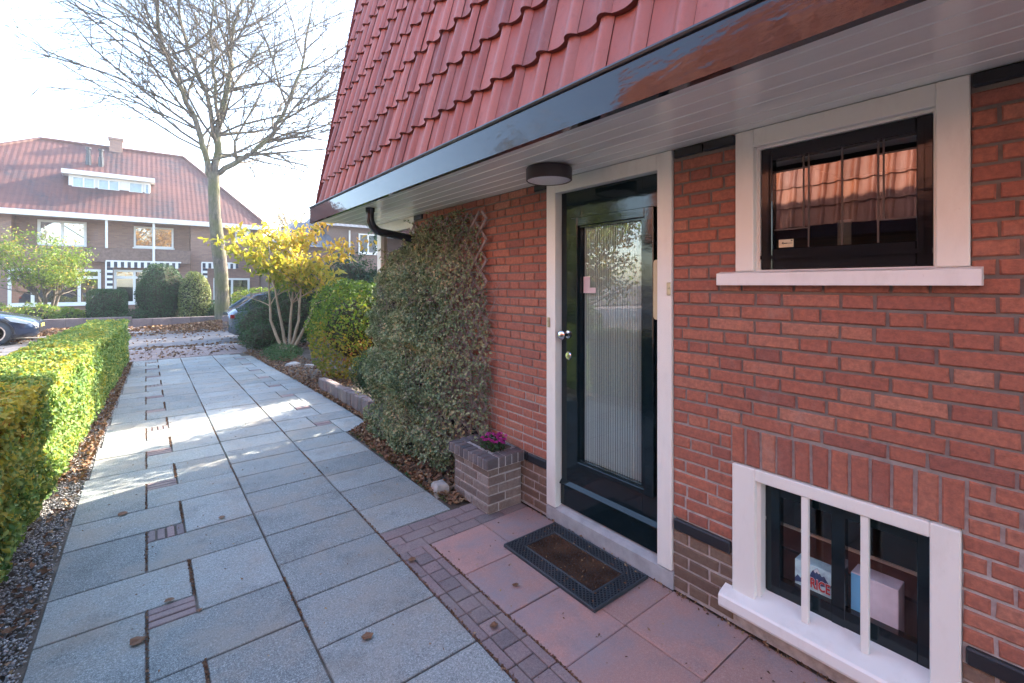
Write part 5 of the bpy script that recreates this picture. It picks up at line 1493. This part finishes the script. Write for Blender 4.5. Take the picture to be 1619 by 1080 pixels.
def bg_tree(name, loc, h, rad, label, mat, n, size, group=None, trunk=True, dens=1.0, zlow=.35):
    o = thing(name, loc, label, 'tree', group)
    r2 = random.Random(int(loc[0] * 10 + loc[1])); m = MB(); x, y, z = loc; tp = []
    top = (x, y, h * .55)
    m.tube([(x, y, 0), (x + .1, y, h * .25), top], [h * .028, h * .022, h * .014], 7)
    for k in range(26):
        a = r2.uniform(0, 6.28); zs = h * r2.uniform(zlow * .8, .6); L = rad * r2.uniform(.5, 1)
        e = (x + math.cos(a) * L, y + math.sin(a) * L, min(h, zs + h * r2.uniform(.05, .4)))
        Q_ = limb(m, (x, y, zs), e, h * .008, h * .002, rnd=r2, wob=.08, n=5); tp += Q_[3:]
        for i_ in range(4):
            s_ = Q_[r2.randint(3, 7)]; U_ = limb(m, s_, s_ + Vector((r2.gauss(0, rad * .22), r2.gauss(0, rad * .22), r2.gauss(h * .05, h * .05))), h * .003, h * .001, rnd=r2, n=3); tp += U_[2:]
    m.build('trunk', M['twig'], o)
    tp = np.array([tuple(p) for p in tp]); k = max(1, int(n / len(tp)))
    P = np.repeat(tp, k, axis=0) + rng.normal(size=(len(tp) * k, 3)) * rad * .09
    leafmesh('crown', P, rng.normal(size=(len(P), 3)), size, mat, o, aspect=.6)
    return o
M['pale_leaf'] = leaf_mat('pale_autumn_leaf', [(0, (.30, .22, .12)), (1, (.45, .36, .2))], .4)
bg_tree('distant_autumn_tree', (12.8, 55, 0), 12.5, 3.8, 'pale tan half bare tree far behind the roofs', M['pale_leaf'], 3500, .22)
bg_tree('distant_green_tree', (20, 62, 0), 9, 4.5, 'far green tree behind the slate roofed house', M['light_leaf'], 4000, .3)
shrub('added_shade_evergreen', (8.0, 11.2, 0), 'added tall evergreen hidden by the near house, shading the path', 'tree', [((7.7, 11.1, 3.3), (2.0, 2.1, 3.6))], M['dark_leaf'], .16, 7000)  # occluder added out of view, keeps sun off the middle of the path
shrub('added_shade_evergreen', (6.5, 13.0, 0), 'added narrow conifer, out of view, shading the path end', 'tree', [((6.5, 13.0, 1.9), (.85, .9, 2.1))], M['dark_leaf'], .12, 3500)  # unseen column added to shade the far end of the path
shrub('added_shade_evergreen', (9.4, 17.0, 0), 'added broad evergreen, out of view, shading the sidewalk and road', 'tree', [((9.4, 17.0, 3.6), (2.4, 2.7, 3.7))], M['dark_leaf'], .2, 6000)  # unseen, added to take the sun off sidewalk and near road
shrub('added_shade_evergreen', (13.5, 22.5, 0), 'added tallest evergreen, out of view, shading the road', 'tree', [((13.5, 22.6, 4.4), (2.5, 2.7, 4.5))], M['dark_leaf'], .22, 6000)  # unseen, added to throw shade over the road
bg_tree('golden_tree', (-1.0, -16, 0), 13, 5, 'tall golden autumn tree mirrored in the windows across the street', M['gold_leaf'], 9000, .28)
bg_tree('golden_tree', (4.5, -24, 0), 15, 6, 'tall golden autumn tree standing further back behind the houses', M['gold_leaf'], 6000, .35)
bg_tree('garden_tree', (-5.2, 9.2, 0), 5.2, 1.9, 'yellow green tree in the neighbouring front garden mirrored in the door glass', M['light_leaf'], 6000, .12, zlow=.2)
bg_tree('garden_tree', (-9.5, 14, 0), 9, 3.4, 'brown tree mirrored at the top of the door glass', M['pale_leaf'], 5000, .2, zlow=.2)
shrub('neighbour_shrub', (-3.6, 8.3, 0), 'green shrub in the neighbouring front garden beyond the hedge', 'shrub', [((-3.6, 8.0, .6), (.8, .8, .7))], M['olive_leaf'], .09, 4000)

# ------------------------------------------------------------------ neighbouring mirrored house (its lit roof shows in the leaded window)
nh = thing('neighbour_house', (-3.9, 0, 0), 'neighbouring brick house whose orange tiled roof is mirrored in the leaded window', 'house')
m = MB(); m.box(-11, -3.9, -8, 5.4, 0, 5.3); m.build('wall', fb.m, nh)
pantiles('roof', nh, -1, -3.235, M['tile_n'], M['tile_side'], 0, 46)
m = MB(); m.add([(-3.76, -4, 5.42), (-3.76, 5.5, 5.42), (-7.5, 5.5, 8.4), (-7.5, -4, 8.4), (-11.3, 5.5, 5.42), (-11.3, -4, 5.42)], [(0, 1, 2, 3), (3, 2, 4, 5)]); m.build('upper_roof', M['tile_n'], nh)
m = MB(); m.box(-3.185, -3.158, -4, 5.55, 2.31, 2.485); m.box(-3.92, -3.185, -4, 5.53, 2.336, 2.36); m.build('gutter', M['fascia'], nh)

# ------------------------------------------------------------------ cars
def car(name, loc, rz, label, col, group=None, L=4.2):
    root = thing(name, (0, 0, 0), label, 'car', group)
    paint = NT(name + '_paint'); paint.set(Base_Color=col, Roughness=.25, Metallic=.3); paint.b.inputs['Coat Weight'].default_value = 1.0
    blk = M['rubber']; W2 = .88
    # stations: s (0 = front), half width, bottom z, belt z, top (hood) z
    st = [(0, .62, .30, .50, .56), (.10, .76, .20, .58, .66), (.35, .85, .18, .66, .74), (.75, .88, .18, .74, .83), (1.15, .88, .18, .80, .92), (1.6, .88, .18, .84, .93), (2.4, .88, .18, .88, .95), (3.2, .88, .18, .90, .97), (3.7, .86, .20, .92, .99), (4.05, .80, .26, .88, .97), (4.2, .70, .34, .74, .86)]
    m = MB(); ring = []
    for (s, w, zb, zbelt, zt_) in st:
        half = [(0, zb), (w * .8, zb), (w * .97, zb + .10), (w, (zb + zbelt) / 2), (w * .985, zbelt), (w * .80, zt_ - .01), (w * .4, zt_ + .02), (0, zt_ + .03)]
        pts = [(-s, y_, z_) for y_, z_ in half] + [(-s, -y_, z_) for y_, z_ in half[-2:0:-1]]
        ring.append(pts)
    vs = [p for r_ in ring for p in r_]; n = len(ring[0]); fs = []
    for i in range(len(ring) - 1):
        for k in range(n): fs.append((i * n + k, i * n + (k + 1) % n, (i + 1) * n + (k + 1) % n, (i + 1) * n + k))
    fs.append(tuple(range(n))); fs.append(tuple((len(ring) - 1) * n + k for k in range(n))[::-1])
    m.add(vs, fs); body = m.build('body', paint.m, root, smooth=True)
    # greenhouse
    gs = [(1.05, .70, .92, .93), (1.75, .66, .93, 1.36), (2.1, .64, .94, 1.44), (2.9, .64, .95, 1.46), (3.5, .62, .96, 1.38), (4.0, .60, .96, .98)]
    m = MB(); vs = []; fs = []
    for (s, w, zb, zt_) in gs:
        vs += [(-s, w + .12, zb), (-s, w * (.99 if zt_ > 1.2 else 1.1), zt_ - .03), (-s, w * .8, zt_), (-s, -w * .8, zt_), (-s, -w * (.99 if zt_ > 1.2 else 1.1), zt_ - .03), (-s, -w - .12, zb)]
    for i in range(len(gs) - 1):
        for k in range(5): fs.append((i * 6 + k, i * 6 + k + 1, (i + 1) * 6 + k + 1, (i + 1) * 6 + k))
    m.add(vs, fs); m.build('windows', gloss(name + '_glass', (.015, .02, .025), .04, 0.0), root, smooth=True)
    m = MB(); m.poly_prism([(-1.85, 1.395), (-2.1, 1.455), (-2.9, 1.475), (-3.5, 1.40), (-3.5, 1.37), (-2.9, 1.445), (-2.1, 1.43)], 'y', -.60, .60)
    for sy in (-1, 1):
        m.tube([(-1.0, sy * .80, .93), (-1.78, sy * .66, 1.36), (-2.1, sy * .64, 1.43), (-2.9, sy * .64, 1.45), (-3.5, sy * .62, 1.37), (-4.02, sy * .70, .97)], .028, 6); m.tube([(-2.45, sy * .78, .95), (-2.5, sy * .645, 1.44)], .03, 6)
    m.build('roof', paint.m, root, smooth=True)
    for sy in (-1, 1):
        m = MB(); m.poly_prism([(-.12, .60), (-.45, .73), (-.62, .76), (-.50, .64), (-.2, .56)], 'y', sy * .60, sy * .862); m.build('headlight', simple(name + '_lamp', (.6, .65, .7), .1), root)
        m = MB(); m.box(-1.5, -1.3, sy * .88, sy * 1.02, .95, 1.07, bev=.03); m.build('mirror', paint.m, root)
        m = MB(); m.box(-4.17, -4.07, sy * .60, sy * .78, .74, .84); m.build('tail_light', simple(name + '_tail', (.22, .015, .015), .2), root)
        for wx in (-.82, -3.38):
            m = MB(); m.lathe([(.31, -.1), (.335, -.08), (.335, .08), (.31, .10), (.22, .09), (.22, -.09)], (wx, sy * .79, .33), 'y', 26); wh = m.build('wheel', blk, root, smooth=True)
            m = MB(); m.lathe([(.225, -.085), (.225, .085)], (wx, sy * .79, .33), 'y', 26, mi=1)
            for k in range(5):
                a = 2 * math.pi * k / 5 + .3; c, s = math.cos(a), math.sin(a)
                o_ = sy * .885
                q = [(wx + .045 * -s, .33 + .045 * c), (wx + .21 * c + .05 * -s, .33 + .21 * s + .05 * c), (wx + .21 * c - .05 * -s, .33 + .21 * s - .05 * c), (wx - .045 * -s, .33 - .045 * c)]
                m.poly_prism(q, 'y', o_ - .01, o_ + .01)
            m.lathe([(.232, -.012), (.232, .012), (.20, .012), (.20, -.012)], (wx, sy * .885, .33), 'y', 26); m.lathe([(.05, -.012), (.05, .012)], (wx, sy * .887, .33), 'y', 12)
            m.build('rim', [M['chrome'], blk], wh)
            m = MB(); 
            for k in range(10):
                a, b = math.pi * k / 10, math.pi * (k + 1) / 10
                q = [(wx + r_ * math.cos(t_), .31 + r_ * math.sin(t_)) for r_, t_ in ((.355, a), (.40, a), (.40, b), (.355, b))]
                m.poly_prism(q, 'y', sy * .80, sy * .893)
            m.build('wheel_arch', M['lip'], root)
    m = MB(); m.box(-.09, .005, -.45, .45, .30, .44); m.box(-.10, -.02, -.25, .25, .53, .575); m.build('grille', M['lip'], root)
    m = MB(); m.box(-.05, .014, -.25, .25, .44, .53); m.build('number_plate', simple(name + '_plate', (.6, .5, .1), .5), root)
    m = MB(); m.box(-3.05, -1.1, -.889, -.885, .36, .375); m.build('sill_trim', M['lip'], root)
    root.location = loc; root.rotation_euler = (0, 0, rz)
    return root
car('parked_car', (-2.35, 19.05, -.02), 0, 'dark blue hatchback parked at the left edge across the road', (.012, .03, .075), 'cars parked along the street')
car('parked_car', (1.84 + 4.2, 15.9, -.07), 0, 'grey blue car parked behind the dark bush at the path end', (.12, .15, .19), 'cars parked along the street')

# ------------------------------------------------------------------ thin haze volume added for a flare-like wash over far things
hz = MB(); hz.box(-60, 60, -45, 75, -1.2, 19)
hm = bpy.data.materials.new('haze'); hm.use_nodes = True; ht = hm.node_tree
for n_ in list(ht.nodes): ht.nodes.remove(n_)
ho = ht.nodes.new('ShaderNodeOutputMaterial'); pv = ht.nodes.new('ShaderNodeVolumePrincipled')
pv.inputs['Density'].default_value = 0.0015; pv.inputs['Color'].default_value = (.9, .93, 1, 1); pv.inputs['Anisotropy'].default_value = .3
ht.links.new(pv.outputs[0], ho.inputs['Volume'])
o = hz.build('haze', hm); o['kind'] = 'stuff'; o['label'] = 'thin haze added over the street for a flare-like wash'; o['category'] = 'haze'
